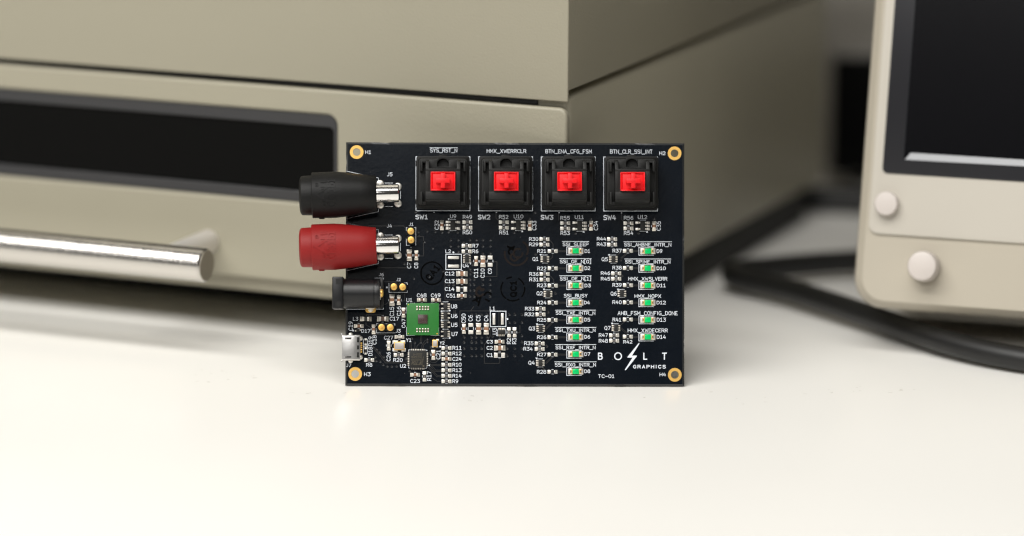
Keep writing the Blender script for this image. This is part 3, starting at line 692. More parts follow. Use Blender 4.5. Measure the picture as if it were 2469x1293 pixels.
for x, y in [(1313.9, 625), (1321.5, 708.9), (1303.8, 792.5), (1303, 875.5), (1479.2, 625.2), (1499.8, 708), (1485.5, 790.9)]:
    leads_chip('transistor_chip', x, y, 1.12, 2.0, .95, (-5.4, 0, 5.4), (-5.4, 0, 5.4), lw=.72, lh=.42)
    outline([(x - 8, y - 9.9), (x + 6, y - 9.9)], [(x - 6.5, y + 9.6), (x + 6.5, y + 9.6)], wd=.13)
for x, y, l, r in [(1074.1, 738.7, (-5.5, 5.5), (-5.5, .2, 5.5)), (1074.3, 761.5, (-5.5, 0, 5.3), (-5.5, 5.3)), (1074.3, 783.1, (-5.5, 0, 5.3), (-5.5, 5.3)), (1074.1, 805.3, (-5.5, 5.5), (-5.5, .2, 5.5))]:
    leads_chip('level_shifter_chip', x, y, 1.18, 2.05, .95, l, r, lw=.76, lh=.42)
    outline([(x - 6.5, y - 10.6), (x + 6.5, y - 10.6)], [(x - 6.5, y + 10.4), (x + 6.5, y + 10.4)], wd=.13)
leads_chip('regulator_chip', 1125.9, 624.2, 1.15, 2.15, .9, (-8, -2.7, 2.7, 8), (-8, -2.7, 2.7, 8), lw=.55, lh=.36)
leads_chip('regulator_chip', 1209.4, 800.9, 2.1, 1.2, .9, (), (), (-6, -2, 2, 6), (-6, -2, 2, 6), lw=.6, lh=.36)
outline([(1119, 613.2), (1124, 613.2)], [(1128, 613.2), (1132, 613.2)], [(1121, 634.5), (1131, 634.5)], wd=.13)
outline([(1199.5, 795), (1199.5, 806)], [(1219.5, 793), (1219.5, 806)], wd=.13)
leads_chip('diode_chip', 863, 797, .95, .75, .55, (1.2,), (-1.2,), (), (), lw=.45, lh=.4)

# --- square interface chip with laser lettering, upside down
u, v = P(1007.6, 866.3, .85)
qf = G().box(-2.52, 2.52, -2.52, 2.52, .02, .85).build('interface_chip', M['epoxy'], board, (u, v, 0), bevel=.05)
qlead = G().prism(rrect(.55, .3, .1, 3, cx=.14), 0, .16).mesh('lead', M['tin'], bevel=.05)
for k in range(8):
    d = (k - 3.5) * .505
    link('lead', qlead, qf, (2.55, d, 0), 0); link('lead', qlead, qf, (-2.55, d, 0), math.pi)
    link('lead', qlead, qf, (d, 2.55, 0), math.pi / 2); link('lead', qlead, qf, (d, -2.55, 0), -math.pi / 2)
g = G()
zz = .856
text_geo(g, '=FTDI', -1.68, 1.50, -1.52, -.70, .17, zz, 180, gap=1.5, slant=.25)
text_geo(g, 'UHS20C00', -1.85, 1.7, -.48, 0.02, .075, zz, 180)
text_geo(g, 'FT4232HQ', -1.85, 1.7, .30, .84, .085, zz, 180)
text_geo(g, '1326-0', -1.35, 1.25, 1.08, 1.62, .085, zz, 180)
g.prism(circ(.27, 18, 1.62, -2.0), zz - .01, zz)
g.build('laser_lettering', M['engrave'], qf, smooth=False)
zQ = zoom(975, 830, 18.47)
outline(Zl(zQ, (195, 335), (195, 255), (275, 255)), Zl(zQ, (930, 262), (975, 262), (1015, 290)), Zl(zQ, (185, 990), (195, 1060), (265, 1075)), Zl(zQ, (1005, 990), (998, 1070), (920, 1080)))

# --- main chip: green package with a bare die and ten tiny capacitors
u, v = P(1019.4, 769.9, 1.2)
mc = G().box(-4.68, 4.68, -4.68, 4.68, .35, 1.25).build('main_chip', M['green_pcb'], board, (u, v, 0), bevel=.05)
tag(mc, 'green square chip package with a bare brown die in its middle')
balls = G()
for i in range(-8, 9, 2):
    for s in (-1, 1):
        balls.lathe_z([(.1, .0), (.24, .16), (.2, .36)], i * .53, s * 4.3, 8); balls.lathe_z([(.1, .0), (.24, .16), (.2, .36)], s * 4.3, i * .53, 8)
tag(balls.build('solder_balls', M['solder'], mc), kind='stuff')
G().box(-1.42, 1.38, -1.28, 1.33, 1.25, 1.72).build('die', M['die'], mc, bevel=.06)
G().ribbon([(-.9, .95), (-.2, 1.0), (.4, .6)], .035, 1.726).ribbon([(-.2, -.7), (.6, -.55), (1.1, -.85)], .035, 1.728).build('die_scratches', M['die_scratch'], mc, smooth=False)
tb = cached(('tb',), lambda: G().box(-.2, .2, -.42, .42, 0, .34).mesh('decoupling_capacitor', M['cap_dark'], bevel=.03))
tcap = cached(('tcap',), lambda: G().box(-.225, .225, .22, .58, 0, .37).mesh('end_cap', M['tin'], bevel=.06))
for yy in (490, 982):
    for xx in (515, 577, 640, 702, 762):
        uu, vv = P(*zF(xx, yy), 1.25)
        o = link('decoupling_capacitor', tb, mc, (uu - u, vv - v, 1.25))
        if True:
            bmesh_pair = [link('end_cap', tcap, None), link('end_cap', tcap, None)]
            for k, c in enumerate(bmesh_pair):
                c.parent = mc; c.location = ((uu - u) * MM, (vv - v) * MM, 1.25 * MM); c.rotation_euler = (0, 0, math.pi * k)
fid = G()
for xx, yy in ((320, 413), (318, 1058), (960, 1060)):
    uu, vv = P(*zF(xx, yy), 1.25)
    fid = G().prism(circ(.13 if xx < 900 else .2, 12, uu - u, vv - v), 1.24, 1.262).build('fiducial', M['fr4'], mc)
outline(Zl(zF, (283, 560), (283, 470)), Zl(zF, (365, 382), (465, 382)), Zl(zF, (820, 382), (915, 382)), Zl(zF, (998, 410), (998, 560)), Zl(zF, (280, 920), (280, 1100), (460, 1100)), Zl(zF, (998, 920), (998, 1100), (818, 1100)))

# --- crystals
def crystal(px, py, w_, h_, pads, lbl):
    u, v = P(px, py, .8)
    o = G().prism(rrect(w_, h_, .15, 3), .1, .72).build('crystal', M['gold'], board, (u, v, 0), bevel=.04)
    tag(o, lbl)
    G().prism(rrect(w_ - .42, h_ - .42, .12, 3), .72, .84).build('crystal_lid', M['crystal'], o, bevel=.03)
    for (x, y, a, b) in pads:
        G().prism(rrect(a, b, .1, 3, cx=x, cy=y), 0, .12).build('solder_pad', M['solder'], o, bevel=.04)
crystal(962.8, 834.4, 3.12, 2.42, [(-1.15, 1.15, 1.35, .9), (1.05, 1.15, 1.4, .9), (-1.15, -1.15, 1.35, .9), (1.25, -1.15, 1.3, .95)], 'larger crystal with gold rim and wide grey lid')
crystal(1048.9, 828.3, 1.62, 2.12, [(.75, 1.0, .8, .6), (-.6, -1.0, .6, .4), (.6, -1.0, .6, .4)], 'smaller upright crystal with narrow grey lid')
outline(Zl(zE, (985, 500), (985, 445), (1075, 445)), Zl(zE, (985, 575), (985, 620), (1060, 620)))

# --- green indicator lights
lens_m = G().prism(rrect(1.9, 1.62, .05, 2), .3, .82, rrect(1.72, 1.46, .05, 2)).mesh('lens', M['lens'], bevel=.05)
base_m = G().box(-1.6, 1.6, -.82, .82, .02, .32).mesh('indicator_light', M['led_base'], bevel=.03)
def led_term():
    g = G()
    g.prism([(.98, -.84), (1.62, -.86), (1.62, .86), (.98, .84)], .02, .42)
    g.prism_y([(1.55, 0), (1.55, .42), (1.8, .3), (2.2, .12), (2.24, 0)], -.88, .88)
    return g.mesh('terminal', M['led_pad'], bevel=.06)
M['led_pad'] = mat('tinned_light_pad', (0.80, 0.77, 0.73), 0.36, metal=0.55, bump=0.3, bscale=2500)
term_m = led_term()
notch_m = G().prism(circ(.36, 14, 1.62, 0, 90, 270), .40, .435).mesh('notch', M['ferrite'], smooth=False)
ring_m = G().ribbon(circ(.46, 14, 1.62, 0, 90, 270), .22, .43).ribbon([(1.08, -.8), (1.08, .8)], .14, .434).mesh('gold_edge', M['gold'], smooth=False)
dot_m = G().prism(circ(.12, 10), .82, .825).mesh('chip_spot', M['dot'], smooth=False)
for x, y in [(1388.4, 605.1), (1388.4, 647), (1388.4, 688.6), (1388.4, 730), (1388.3, 771.1), (1388.3, 812.6), (1388.3, 854.2), (1388.3, 896),
             (1562.1, 605.8), (1562.1, 647), (1562.1, 688.4), (1562.1, 730), (1562.2, 771.4), (1562.2, 812.8)]:
    u, v = P(x, y, .4)
    o = link('indicator_light', base_m, board, (u, v, 0), random.uniform(-.012, .012))
    link('lens', lens_m, o, (random.uniform(-.05, .05), 0, 0)); link('chip_spot', dot_m, o)
    for k in (0, 1):
        for m_, n_ in ((term_m, 'terminal'), (notch_m, 'notch'), (ring_m, 'gold_edge')):
            link(n_, m_, o, (0, 0, 0), math.pi * k)
    outline([(x + 13.5, y - 9.3), (x - 21.7, y - 9.3), (x - 21.7, y + 9.6), (x + 13.5, y + 9.6)], wd=.16)

# a little dust and flux on the board
g = G()
for k in range(34):
    x, y = random.uniform(-BW / 2 + 2, BW / 2 - 2), random.uniform(2, BH - 2)
    g.prism(circ(random.uniform(.04, .09), 6, x, y), .004, .008 + .0005 * k)
tag(g.build('dust_specks', M['dust'], board, smooth=False), kind='stuff')

# ================================================================== key switches
def make_switch(u, v, lbl):
    o = empty('key_switch', (u, v, 0), (0, 0, random.uniform(-.008, .008)), parent=board)
    tag(o, lbl)
    b = G().prism(rrect(13.9, 13.9, .5), 0, 4.3, rrect(14.2, 14.2, .5)).prism(rrect(15.6, 15.5, .7), 4.2, 5.1)
    for s in (1, -1):
        b.box(-1.3, 1.3, s * 7.5 if s > 0 else -8.05, 8.15 if s > 0 else -7.5, 3.2, 5.0)
        b.box(-7.95, -7.5, s * 5.6 - .8, s * 5.6 + .8, 3.6, 5.0); b.box(7.5, 7.95, s * 5.6 - .8, s * 5.6 + .8, 3.6, 5.0)
    b.build('base_housing', M['black_plastic'], o, bevel=.12)
    t = G().prism(rrect(14.7, 14.5, 1.1), 5.1, 5.9, rrect(14.2, 13.9, 1.1))
    # central column up to the stem opening, sloping down at the front
    t.prism_x([(-6.9, 5.7), (-5.75, 10.9), (-5.25, 11.2), (-3.0, 11.2), (-3.0, 9.2), (3.0, 9.2), (3.0, 11.0), (3.7, 11.0), (3.75, 5.7)], -5.02, 5.02)
    t.prism_x([(-5.3, 11.2), (-5.15, 11.6), (-2.98, 11.6), (-2.98, 11.2)], -5.02, 5.02)
    t.box(-5.02, 5.02, 2.98, 3.7, 11.0, 11.6)
    for s in (1, -1):
        t.box(min(s * 3.82, s * 5.02), max(s * 3.82, s * 5.02), -2.99, 2.99, 9.1, 11.6)
        t.prism_x([(3.7, 5.7), (3.7, 10.6), (6.0, 9.3), (6.7, 5.7)], min(s * 4.0, s * 5.02), max(s * 4.0, s * 5.02))
        for yy in ((3.0, 6.15), (-6.65, -2.75)):      # corner pillars
            t.prism([(s * 6.0, yy[0]), (s * 6.75, yy[0]), (s * 6.75, yy[1]), (s * 6.0, yy[1])], 5.7, 9.4, [(s * 5.95, yy[0] + .1), (s * 6.55, yy[0] + .1), (s * 6.5, yy[1] - .15), (s * 5.95, yy[1] - .15)])
            ye = yy[1] if yy[1] > 0 else yy[0]
            t.box(min(s * 5.0, s * 6.5), max(s * 5.0, s * 6.5), ye - .55 if ye > 0 else ye, ye if ye > 0 else ye + .9, 5.7, 8.6)
    # recessed ledge with its half-round lamp opening
    led = [(-4.05, 3.7), (4.05, 3.7), (4.05, 6.35)] + [(x, y) for x, y in circ(1.72, 12, 0, 6.35, 0, -180)] + [(-4.05, 6.35)]
    t.prism(led[:3] + [(1.72, 6.35), (1.72, 4.45), (-1.72, 4.45), (-1.72, 6.35), (-4.05, 6.35)], 5.7, 8.6)
    t.prism([(-1.72, 6.35)] + circ(1.72, 12, 0, 5.2, 180, 0) + [(1.72, 6.35), (1.72, 7.0), (-1.72, 7.0)], 5.7, 7.4)
    t.build('top_housing', M['black_nylon'], o, bevel=.10)
    G().box(-1.7, 1.7, 4.45, 7.1, 4.9, 6.0).build('lamp_opening', M['hole'], o)
    fr = G()
    fr.ribbon([(-3.71, -2.88), (3.71, -2.88), (3.71, 2.88), (-3.71, 2.88)], .22, 11.61, closed=True)
    for s in (1, -1): fr.box(-1.2, 1.2, s * 2.95 - .22, s * 2.95 + .22, 11.59, 11.615)
    fr.build('stem_opening', M['hole'], o, smooth=False)
    st = G().box(-3.55, 3.55, -2.72, 2.72, 8.8, 12.1)
    st.prism_x([(-2.72, 12.0), (-2.72, 12.62), (-2.5, 12.62), (-2.0, 12.0)], -3.55, 3.55).prism_x([(2.72, 12.0), (2.72, 12.62), (2.5, 12.62), (2.0, 12.0)], -3.55, 3.55)
    for s in (1, -1):
        st.prism_y([(s * 3.55, 12.0), (s * 3.55, 12.61), (s * 3.33, 12.61), (s * 2.8, 12.0)], -2.72, 2.72)
    st.box(-2.03, 2.03, -.66, .66, 11.5, 15.9).box(-.62, .62, -2.1, 2.1, 11.5, 15.88)
    st.build('stem', M['red_stem'], o, bevel=.14, seg=2)
    return o
for (x, y), nm in zip([(1068, 443.2), (1219, 443.4), (1370, 443.7), (1520.4, 443.9)], ('leftmost', 'second', 'third', 'rightmost')):
    u, v = P(x, y)
    make_switch(u, v, 'black key switch with a red cross stem, %s of four' % nm)
    hx = 65
    outline(boxl(x - hx, y - 65, x + hx, y + 65.2), wd=.20)

# ================================================================== connectors
def solder_blob(u, v, r, h, parent, flat=1.0, m='solder'):
    n = 6
    G().lathe_z([(r * math.cos(R(90 * k / n)) , h * math.sin(R(90 * k / n))) for k in range(n)] + [(.02, h)], 0, 0, 24).build('solder_joint', M[m], parent, (u, v, 0))
def make_jack(ax, ay, pxx, pyy, m, lbl, blobs):
    """banana jack lying along the board's edge; (ax,ay) mid axis in the photograph"""
    AZ = 6.75
    u, v = P(ax, ay, AZ)
    o = empty('banana_jack', (u, v, AZ), (0, 0, R(1.75)), parent=board)
    tag(o, lbl)
    s = 1 / 8.30
    X = lambda px: (px - ax) * s
    xr = X(908)
    body = G().lathe_x([(X(752), 5.9), (X(752.2), 6.5), (X(753.5), 6.66), (X(790), 6.72), (X(808), 6.73), (X(830), 6.5), (X(870), 5.85), (xr - .25, 5.28), (xr, 5.05), (xr, 3.2)], seg=72)
    body.build('insulator_sleeve', M[m], o, angle=40)
    G().lathe_x([(X(722.6), 3.6), (X(722.7), 4.4), (X(724), 5.1), (X(727), 5.62), (X(731), 5.74), (X(752.4), 5.82)], seg=64).build('end_collar', M[m], o, angle=40)
    G().lathe_x([(X(722.0), 2.2), (X(722.2), 4.0), (X(725), 4.2)], seg=48).build('socket_mouth', M['hole'], o)
    G().lathe_x([(xr - 2, 2.62), (X(961.5) - .25, 2.68), (X(961.5) - .05, 2.6), (X(962), 2.4), (X(962), 2.0)], seg=72).build('metal_barrel', M['chrome'], o, angle=50)
    G().lathe_x([(X(962) - .6, 1.98), (X(962) - .3, 1.98), (X(962) - .3, .1)], seg=32).build('barrel_bore', M['hole'], o)
    # raised moulded lettering wrapped on the sleeve, reading upwards
    def wrap(x, y, z):                                   # x axial, y along the girth, z height over the sleeve
        r = 6.70 + z; a = y / 6.7
        return (x, r * math.sin(a), r * math.cos(a))
    tx = G()
    text_geo(tx, 'CT3151', X(792), X(808.5), -4.0, 4.3, .42, .17, 90, thick=.4)
    text_geo(tx, 'LE', X(776.5), X(788.5), 2.1, 4.6, .42, .17, 90, thick=.4)
    text_geo(tx, 'C', X(779.5), X(788.5), -3.7, -2.4, .42, .17, 90, thick=.4)
    text_geo(tx, 'A', X(763), X(788.5), -1.9, 1.7, .7, .17, 90, thick=.4)
    tx.ribbon([(X(766) + .55 * math.cos(R(a)), 2.8 + .55 * math.sin(R(a))) for a in range(0, 360, 30)], .18, .14, closed=True, thick=.35)
    text_geo(tx, 'R', X(766) - .25, X(766) + .25, 2.55, 3.05, .12, .14, 90, thick=.3)
    tx.map(wrap)
    tx.build('raised_lettering', M[m], o)
    G().box(X(768), X(781), -6.95, -6.3, -1.2, 1.2).build('moulding_rib', M[m], o, bevel=.15)
    for bx, by in blobs:
        bu, bv = P(bx, by)
        q = Matrix.Rotation(-R(1.75), 2) @ Vector((bu - u, bv - v))
        solder_blob(q.x, q.y, 1.12, .42, o)
        ob = [c for c in COL.objects if c.parent == o][-1]
        ob.location.z = -AZ * MM
    for sx, sy in ((X(918), 1), (X(955), 1), (X(918), -1), (X(955), -1)):      # bracket legs from barrel to board
        G().box(sx - .5, sx + .5, sy * 2.1 - .3, sy * 2.1 + .3, -AZ + .1, -.8).build('barrel_leg', M['tin'], o, bevel=.08)
    return o
make_jack(840, 469.0, 0, 0, 'black_rubber', 'black banana jack with a bare metal barrel', [(916.7, 443.5), (959.5, 450), (959.5, 491.2), (916.7, 494.5)])
make_jack(841, 594.2, 0, 0, 'red_rubber', 'red banana jack with a bare metal barrel', [(916.7, 569), (959.5, 575), (959.5, 615.9), (916.7, 619.3)])
for dy, top in ((0, True), (125.3, True)):
    f = lambda x, y: (zC(x, y)[0], zC(x, y)[1] + dy)
    outline([f(602, 110), f(795, 152), f(968, 188), f(970, 218)], [f(970, 548), f(970, 577), f(602, 660)], [f(1045, 247), f(1135, 247)], [f(1225, 340), f(1225, 430)], [f(1045, 518), f(1135, 518)], wd=.14)

# --- barrel power jack
u, v = P(863.5, 707.5, 5)
pj = empty('power_jack', (u, v, 0), parent=board)
tag(pj, 'black barrel power jack with a square flange at the board edge')
s = 1 / 8.33
X = lambda px: (px - 863.5) * s
fl_ = G()
fl_.box(X(802), X(829), -4.65, 4.65, .2, 11.0)
fl_.build('jack_flange', M['jack'], pj, bevel=.35, seg=3)
for sy in (3.25, -3.25):
    G().box(X(811), X(823), sy - .75, sy + .75, 10.96, 11.02).build('flange_recess', M['hole'], pj)
prof = [(-4.25, .1), (-4.25, 6.3)] + [(4.25 * math.cos(R(a)), 6.3 + 4.25 * math.sin(R(a))) for a in range(172, 0, -8)] + [(4.25, 6.3), (4.25, .1)]
G().prism_x(prof, X(829), X(902)).build('jack_barrel', M['jack'], pj, angle=40)
prof2 = [(y * .97, z * .97) for y, z in prof]
G().prism_x(prof2, X(902.2), X(916.5)).build('jack_rear', M['jack'], pj, bevel=.1, angle=40)
G().box(X(916), X(925), -4.1, 4.1, .1, 6.0).build('jack_back_plate', M['jack'], pj, bevel=.15)
G().box(X(916.6), X(918.2), -1.9, 1.9, 3.5, 9.0).build('contact_strip', M['tin'], pj, bevel=.1)
G().lathe_x([(X(917), 1.3), (X(922), 1.25), (X(924.5), .9), (X(925), .3)], 0, 7.2, seg=24).build('contact_rivet', M['gold'], pj)
uu, vv = P(893.8, 746.5)
G().prism(rrect(3.1, 1.9, .85, 6), 0, .08).build('terminal_ring', M['gold'], pj, (uu - u, vv - v, 0), bevel=.03)
solder_blob(uu - u, vv - v - .1, .8, .5, pj)
G().box(-1.25, 1.25, .15, .95, .2, 3.2).build('side_terminal', M['tin'], pj, (uu - u - .1, vv - v, 0), bevel=.1)
outline(Zl(zD, (980, 265), (1160, 265), (1162, 300)), Zl(zD, (385, 912), (775, 912)), Zl(zD, (1010, 910), (1160, 910), (1160, 870)))

# --- small usb socket
u, v = P(846.5, 838.6, 2.6)
us = empty('usb_socket', (u, v, 0), parent=board)
tag(us, 'silver micro usb socket overhanging the left edge of the board')
s = 1 / 8.3
X = lambda px: (px - 846.5) * s; Y = lambda py: (838.6 - py) * s
sh = G().prism_x([(-3.55, .15), (-3.75, .9), (-3.75, 2.3), (-3.45, 2.62), (3.45, 2.62), (3.75, 2.3), (3.75, .9), (3.55, .15)], X(824.5), X(868.5))
sh.build('socket_shell', M['steel'], us, bevel=.12, angle=40)
G().prism_x([(-3.3, .4), (-3.3, 2.2), (3.3, 2.2), (3.3, .4)], X(824.4), X(824.6)).build('socket_mouth', M['hole'], us)
for sy in (1, -1):      # flared lips at the mouth
    G().prism([(X(823), sy * 3.7), (X(826.5), sy * 3.55), (X(826.5), sy * 3.85), (X(823.4), sy * 4.25)], 2.0, 2.6).build('shell_lip', M['steel'], us, bevel=.05)
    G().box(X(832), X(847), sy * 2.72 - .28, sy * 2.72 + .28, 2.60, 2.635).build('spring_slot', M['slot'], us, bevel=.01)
    G().box(X(836), X(847), sy * 2.65 - .12, sy * 2.65 + .12, 2.60, 2.645).build('spring_gap', M['hole'], us)
    solder_blob(X(845), sy * 3.75, .75, .5, us)
    solder_blob(X(868.5), sy * 2.75, .75, .7, us)
for yy, h_ in ((819.6, 6.2), (837.9, 4.9), (856, 6.4)):
    G().box(X(860.5), X(866), Y(yy) - h_ * s, Y(yy) + h_ * s, 2.6, 2.64).build('shell_notch', M['hole'], us, bevel=.01)
for k in range(5):
    yy = Y(838 + (k - 2) * 5.3)
    G().box(X(868), X(873.2), yy - .2, yy + .2, .0, .35).build('contact_pin', M['gold'], us, bevel=.06)

# --- two-pin headers
def header(cx_, cy_, vert, pins, lbl):
    u, v = P(cx_, cy_, 2.4)
    o = empty('pin_header', (u, v, 0), parent=board)
    tag(o, lbl)
    for i, (px, py) in enumerate(pins):
        uu, vv = P(px, py, 2.5); uu -= u; vv -= v
        a = 1.22
        oc = [(-a, -a + .35), (-a + .35, -a), (a - .35, -a), (a, -a + .35), (a, a - .35), (a - .35, a), (-a + .35, a), (-a, a - .35)]
        G().prism([(uu + x, vv + y) for x, y in oc], .05, 2.4).build('header_body', M['black_plastic'], o, bevel=.08)
        G().lathe_z([(.99, 2.38), (.99, 2.5), (.92, 2.56), (.5, 2.52), (.26, 2.55)], uu, vv, 32).build('pin_collar', M['gold'], o, angle=50)
        G().lathe_z([(.26, 2.5), (.26, 2.9), (.18, 3.1)], uu, vv, 12).build('pin', M['gold'], o)
    return o
header(990.7, 568, True, [(990.4, 557.6), (991, 578.7)], 'upright two pin header right of the red banana jack')
header(960, 692, False, [(949.7, 691.8), (970.8, 692.2)], 'two pin header beside the power jack')
header(930.5, 789.8, False, [(920, 789.6), (941.1, 789.9)], 'two pin header above the usb socket')
outline(Zl(zH, (128, 175), (128, 122), (160, 120)), Zl(zH, (255, 122), (275, 122), (275, 398)), Zl(zH, (128, 300), (128, 398), (180, 400)), Zl(zH, (200, 428), (202, 436)))
outline(Zl(zD, (1275, 380), (1275, 560), (1655, 562), (1655, 530)), Zl(zD, (1590, 365), (1652, 365), (1655, 400)))
outline(Zl(zE, (705, 180), (705, 145), (730, 145)), Zl(zE, (865, 150), (1020, 150), (1022, 180)), Zl(zE, (703, 265), (703, 308), (1020, 308)))

# ================================================================== cabinet behind
PSI = R(23.74)
CC = (15.24, 71.09 * math.sin(LEAN) + 1.6 / math.cos(LEAN) + .15, DESK_Z)
cab = empty('cabinet', CC, (0, 0, -PSI))
tag(cab, 'large beige metal cabinet with dark window and bar handle behind the board', 'cabinet')
Lc, Dc = 430.0, 247.0
G().prism(rrect(Lc - 1.2, Dc - 3.0, 2.2, cx=-Lc / 2, cy=Dc / 2 + 1.4), 13.6, 82.4).build('lower_housing', M['beige'], cab, bevel=2.1, seg=4)
# door plate with a real window opening
wx0, wx1, wz0, wz1 = -330.0, -74.7, 43.6, 71.4
def plate_with_hole(x0, x1, z0, z1, r, hx0, hx1, hz0, hz1, hr, th, name, m, parent, y0, bevel):
    cv = bpy.data.curves.new('t', 'CURVE'); cv.dimensions = '2D'; cv.fill_mode = 'BOTH'; cv.extrude = th / 2 * MM
    for w_, h_, rr, cx, cz in ((x1 - x0, z1 - z0, r, (x0 + x1) / 2, (z0 + z1) / 2), (hx1 - hx0, hz1 - hz0, hr, (hx0 + hx1) / 2, (hz0 + hz1) / 2)):
        pts = rrect(w_, h_, rr, 8, cx, cz)
        sp = cv.splines.new('POLY'); sp.points.add(len(pts) - 1); sp.use_cyclic_u = True
        for p, q in zip(sp.points, pts): p.co = (q[0] * MM, q[1] * MM, 0, 1)
    cv.bevel_depth = bevel * MM; cv.bevel_resolution = 3; cv.offset = -bevel * MM
    t = bpy.data.objects.new('t', cv); COL.objects.link(t)
    me = bpy.data.meshes.new_from_object(t.evaluated_get(bpy.context.evaluated_depsgraph_get()))
    bpy.data.objects.remove(t); bpy.data.curves.remove(cv)
    me.name = name; me.materials.clear(); me.materials.append(m)
    for p in me.polygons: p.material_index = 0; p.use_smooth = True
    me.set_sharp_from_angle(angle=R(30))
    o = link(name, me, parent, (0, y0, 0)); o.rotation_euler = (math.pi / 2, 0, 0)
    return o
plate_with_hole(-Lc + 1, -.25, 18.6, 79.0, 2.7, wx0, wx1, wz0, wz1, 3.4, 0.7, 'door_plate', M['beige'], cab, 1.2, .85)
plate_with_hole(wx0 + .4, wx1 - .1, wz0 + .1, wz1 - .1, 3.3, wx0 + 4, wx1 - 1.4, wz0 + 3.6, wz1 - 3.9, 1.5, .8, 'window_frame', M['gasket'], cab, 1.35, .3)
G().box(wx0 + 3, wx1 - .8, 1.55, 1.95, wz0 + 2, wz1 - 2).build('window_pane', M['glass'], cab)
# upper shell with a lip that stops short of the door
G().prism_x([(0, 80.9), (1.1, 80.9), (1.1, 84.2), (Dc, 84.2), (Dc, 290), (0, 290)], -Lc, 0).build('upper_shell', M['beige'], cab, bevel=.45, seg=3)
G().box(-Lc + 45, -5, 46, Dc - 6, .2, 13.7).build('under_cabinet_shade', M['foot'], cab, bevel=.5)  # dark block added as the shade under the cabinet
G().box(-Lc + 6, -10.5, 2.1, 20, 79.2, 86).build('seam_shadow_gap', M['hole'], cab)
for x in (-22, -Lc + 25):
    for y in (25, Dc - 25):
        G().lathe_z([(9, 0), (9.5, 1), (9.5, 12), (8.5, 14.2)], x, y, 24).build('foot', M['foot'], cab)
# bar handle on two posts
bar = G().lathe_x([(-340, 0.2), (-340, 4.6), (-339.4, 5.15), (-104.2, 5.15), (-103.6, 4.6)], -30, 28.7, 48)
bar.build('handle_bar', M['brushed'], cab, angle=40)
G().lathe_x([(-103.75, 4.65), (-103.45, 4.6), (-103.4, 4.2), (-103.4, .1)], -30, 28.7, 40).build('handle_bar_end', M['end_grey'], cab, angle=40)
def post(x):
    g = G().lathe_x([(0, 3.7), (28.4, 3.7)], 0, 0, 40)
    g.map(lambda a, b, c: (x + b, -28.4 + a + 1.0, 28.9 + c)).build('handle_post', M['post'], cab, angle=40)
post(-118.5); post(-324)

# ================================================================== instrument at the right
ins = empty('bench_instrument', (101.5, 40, 15.0), (-R(13.5), 0, -R(18)))
tag(ins, 'ivory bench instrument with black screen and round button standing at the right', 'instrument')
def zrect(x0, x1, z0, z1, r): return rrect(x1 - x0, z1 - z0, r, 8, (x0 + x1) / 2, (z0 + z1) / 2)
g = G()
o0, o1, o2 = zrect(0, 250, 0, 150, 9), zrect(.9, 249.1, .9, 149.1, 8.5), zrect(3.4, 246.6, 2.2, 147.5, 7)
n = len(o0)
vs = [(x, 62, z) for x, z in o0] + [(x, 6.0, z) for x, z in o0] + [(x, 2.4, z) for x, z in o1] + [(x, .3, z) for x, z in o2]
fs = [tuple(range(n))[::-1]]
for k in range(3):
    fs += [(k * n + i, k * n + (i + 1) % n, (k + 1) * n + (i + 1) % n, (k + 1) * n + i) for i in range(n)]
fs.append(tuple(range(3 * n, 4 * n)))
g.add(vs, fs).build('instrument_case', M['ivory'], ins, angle=25)
# raised control panel carrying screen and button
G().prism_y(zrect(4.3, 244, 22.2, 145, 3.0), -.55, .4).build('control_panel', M['ivory_light'], ins, bevel=.35, seg=3)
G().prism_y(zrect(7.3, 190, 40.6, 141, 1.6), -.85, -.4).build('screen_bezel', M['bezel'], ins, bevel=.15)
G().prism_y(zrect(13.6, 184, 45.0, 136, .4), -.90, -.8).build('screen', M['screen'], ins)
G().prism_y([(14.0, 45.1), (60, 45.3), (60, 47.2), (15.6, 47.2)], -.93, -.88).build('screen_pale_bar', M['screen_pale'], ins)  # pale grey bar along the lower edge of the screen
def knob(x, z, r, name, m, dep):
    gg = G().lathe_x([(0, r * 1.0), (dep * .8, r * .98), (dep * .95, r * .9), (dep, r * .7), (dep, .1)], 0, 0, 40)
    gg.map(lambda a, b, c: (x + b, -a - .4, z + c)).build(name, m, ins, angle=35)
knob(9.6, 31.4, 3.7, 'round_button', M['button'], 3.2)
knob(22.4, 13.4, 4.6, 'round_knob', M['button'], 6.0)
for x in (78, 178):
    G().prism_y([(x - 7, .6), (x + 7, .6), (x + 5, -12.6), (x - 5, -12.6)], 9, 17).build('instrument_foot', M['foot'], ins, bevel=.8)

# ================================================================== cable and dark box
def tube(pts, r, name, m, parent=None, seg=16):
    cv = bpy.data.curves.new('c', 'CURVE'); cv.dimensions = '3D'; cv.bevel_depth = r * MM; cv.bevel_resolution = 6; cv.resolution_u = 12
    sp = cv.splines.new('NURBS'); sp.points.add(len(pts) - 1); sp.use_endpoint_u = True; sp.order_u = 4
    for p, q in zip(sp.points, pts): p.co = (q[0] * MM, q[1] * MM, q[2] * MM, 1)
    cv.use_fill_caps = True
    t = bpy.data.objects.new('t', cv); COL.objects.link(t)
    me = bpy.data.meshes.new_from_object(t.evaluated_get(bpy.context.evaluated_depsgraph_get()))
    bpy.data.objects.remove(t); bpy.data.curves.remove(cv)
    me.name = name; me.materials.clear(); me.materials.append(m)
    for p in me.polygons: p.use_smooth = True; p.material_index = 0
    return link(name, me, parent)
zc = DESK_Z + 4.8
zc = DESK_Z + 6.0
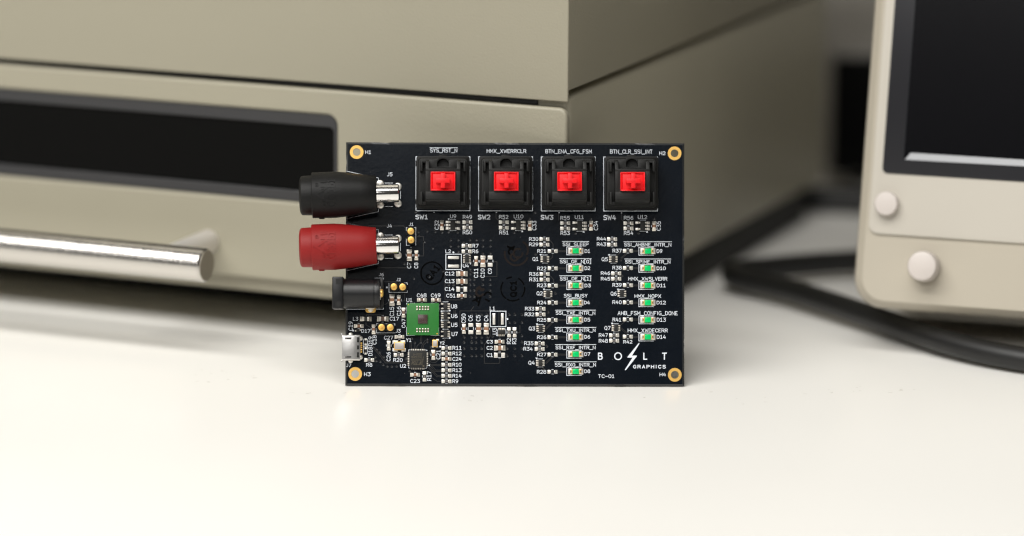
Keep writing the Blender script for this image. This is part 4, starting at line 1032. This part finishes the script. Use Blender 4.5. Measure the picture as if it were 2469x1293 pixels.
cb = tube([(300, 168, zc), (200, 160, zc), (150, 154, zc), (113.5, 146.7, zc), (103.6, 144, zc), (92.2, 139.4, zc), (82, 134.4, zc), (75.5, 131.2, zc), (72.2, 127, zc), (73.5, 121.5, zc), (80, 115, zc),
           (89.1, 104.6, zc), (100.4, 85.2, zc), (111.4, 66.4, zc), (122.5, 47.6, zc - .5), (138, 26, zc - 1.5), (172, 4, zc - 2.2), (230, -2, zc - 2.2), (330, 5, zc - 2.2)], 3.7, 'cable', M['cable'])
tag(cb, 'black rubber cable bent in a loop on the desk beside the instrument', 'cable')
cb2 = tube([(40, 262, DESK_Z + 4.8), (90, 262, DESK_Z + 4.8), (118, 258, DESK_Z + 4.8), (140, 250, DESK_Z + 4.8), (175, 246, DESK_Z + 4.8), (320, 250, DESK_Z + 4.8)], 4.8, 'cable', M['cable'])
tag(cb2, 'thick black cable running out behind the cabinet in front of the dark box', 'cable')
bx = empty('equipment_box', (121, 300, DESK_Z), (0, 0, -R(2)))
tag(bx, 'dark low equipment box far behind the cabinet at the right', 'equipment')
G().box(0, 260, 0, 200, 5, 52).build('box_case', M['dark_case'], bx, bevel=2)
G().prism_y(zrect(1.5, 258, 6, 49.5, 2), -1.2, .5).build('box_front', M['front_shade'], bx, bevel=.4)  # front plate coloured near black for the shade on this side
for x in (18, 242):
    for y in (18, 182):
        G().lathe_z([(8, 0), (8, 5.5)], x, y, 20).build('box_foot', M['foot'], bx)

# faint scuffs on the desk
g = G()
rs = random.Random(3)
def scuff(cx_, cy_, sx, sy, n):
    for i in range(n):
        x, y = cx_ + rs.gauss(0, sx), cy_ + rs.gauss(0, sy); a = rs.uniform(-.6, .9); l = abs(rs.gauss(.45, .5)) + .12
        g.ribbon([(x, y), (x + l * math.cos(a), y + l * math.sin(a) * .8)], rs.uniform(.1, .35), .03 + .0005 * (i % 9))
scuff(-86, 13, 8, 3.5, 12); scuff(-10, -15, 8, 2.5, 8); scuff(100, -3, 10, 3, 12); scuff(55, -14, 20, 4, 6); scuff(-55, -6, 8, 5, 4)
tag(g.build('scuff_marks', M['scuff'], desk, smooth=False), kind='stuff')
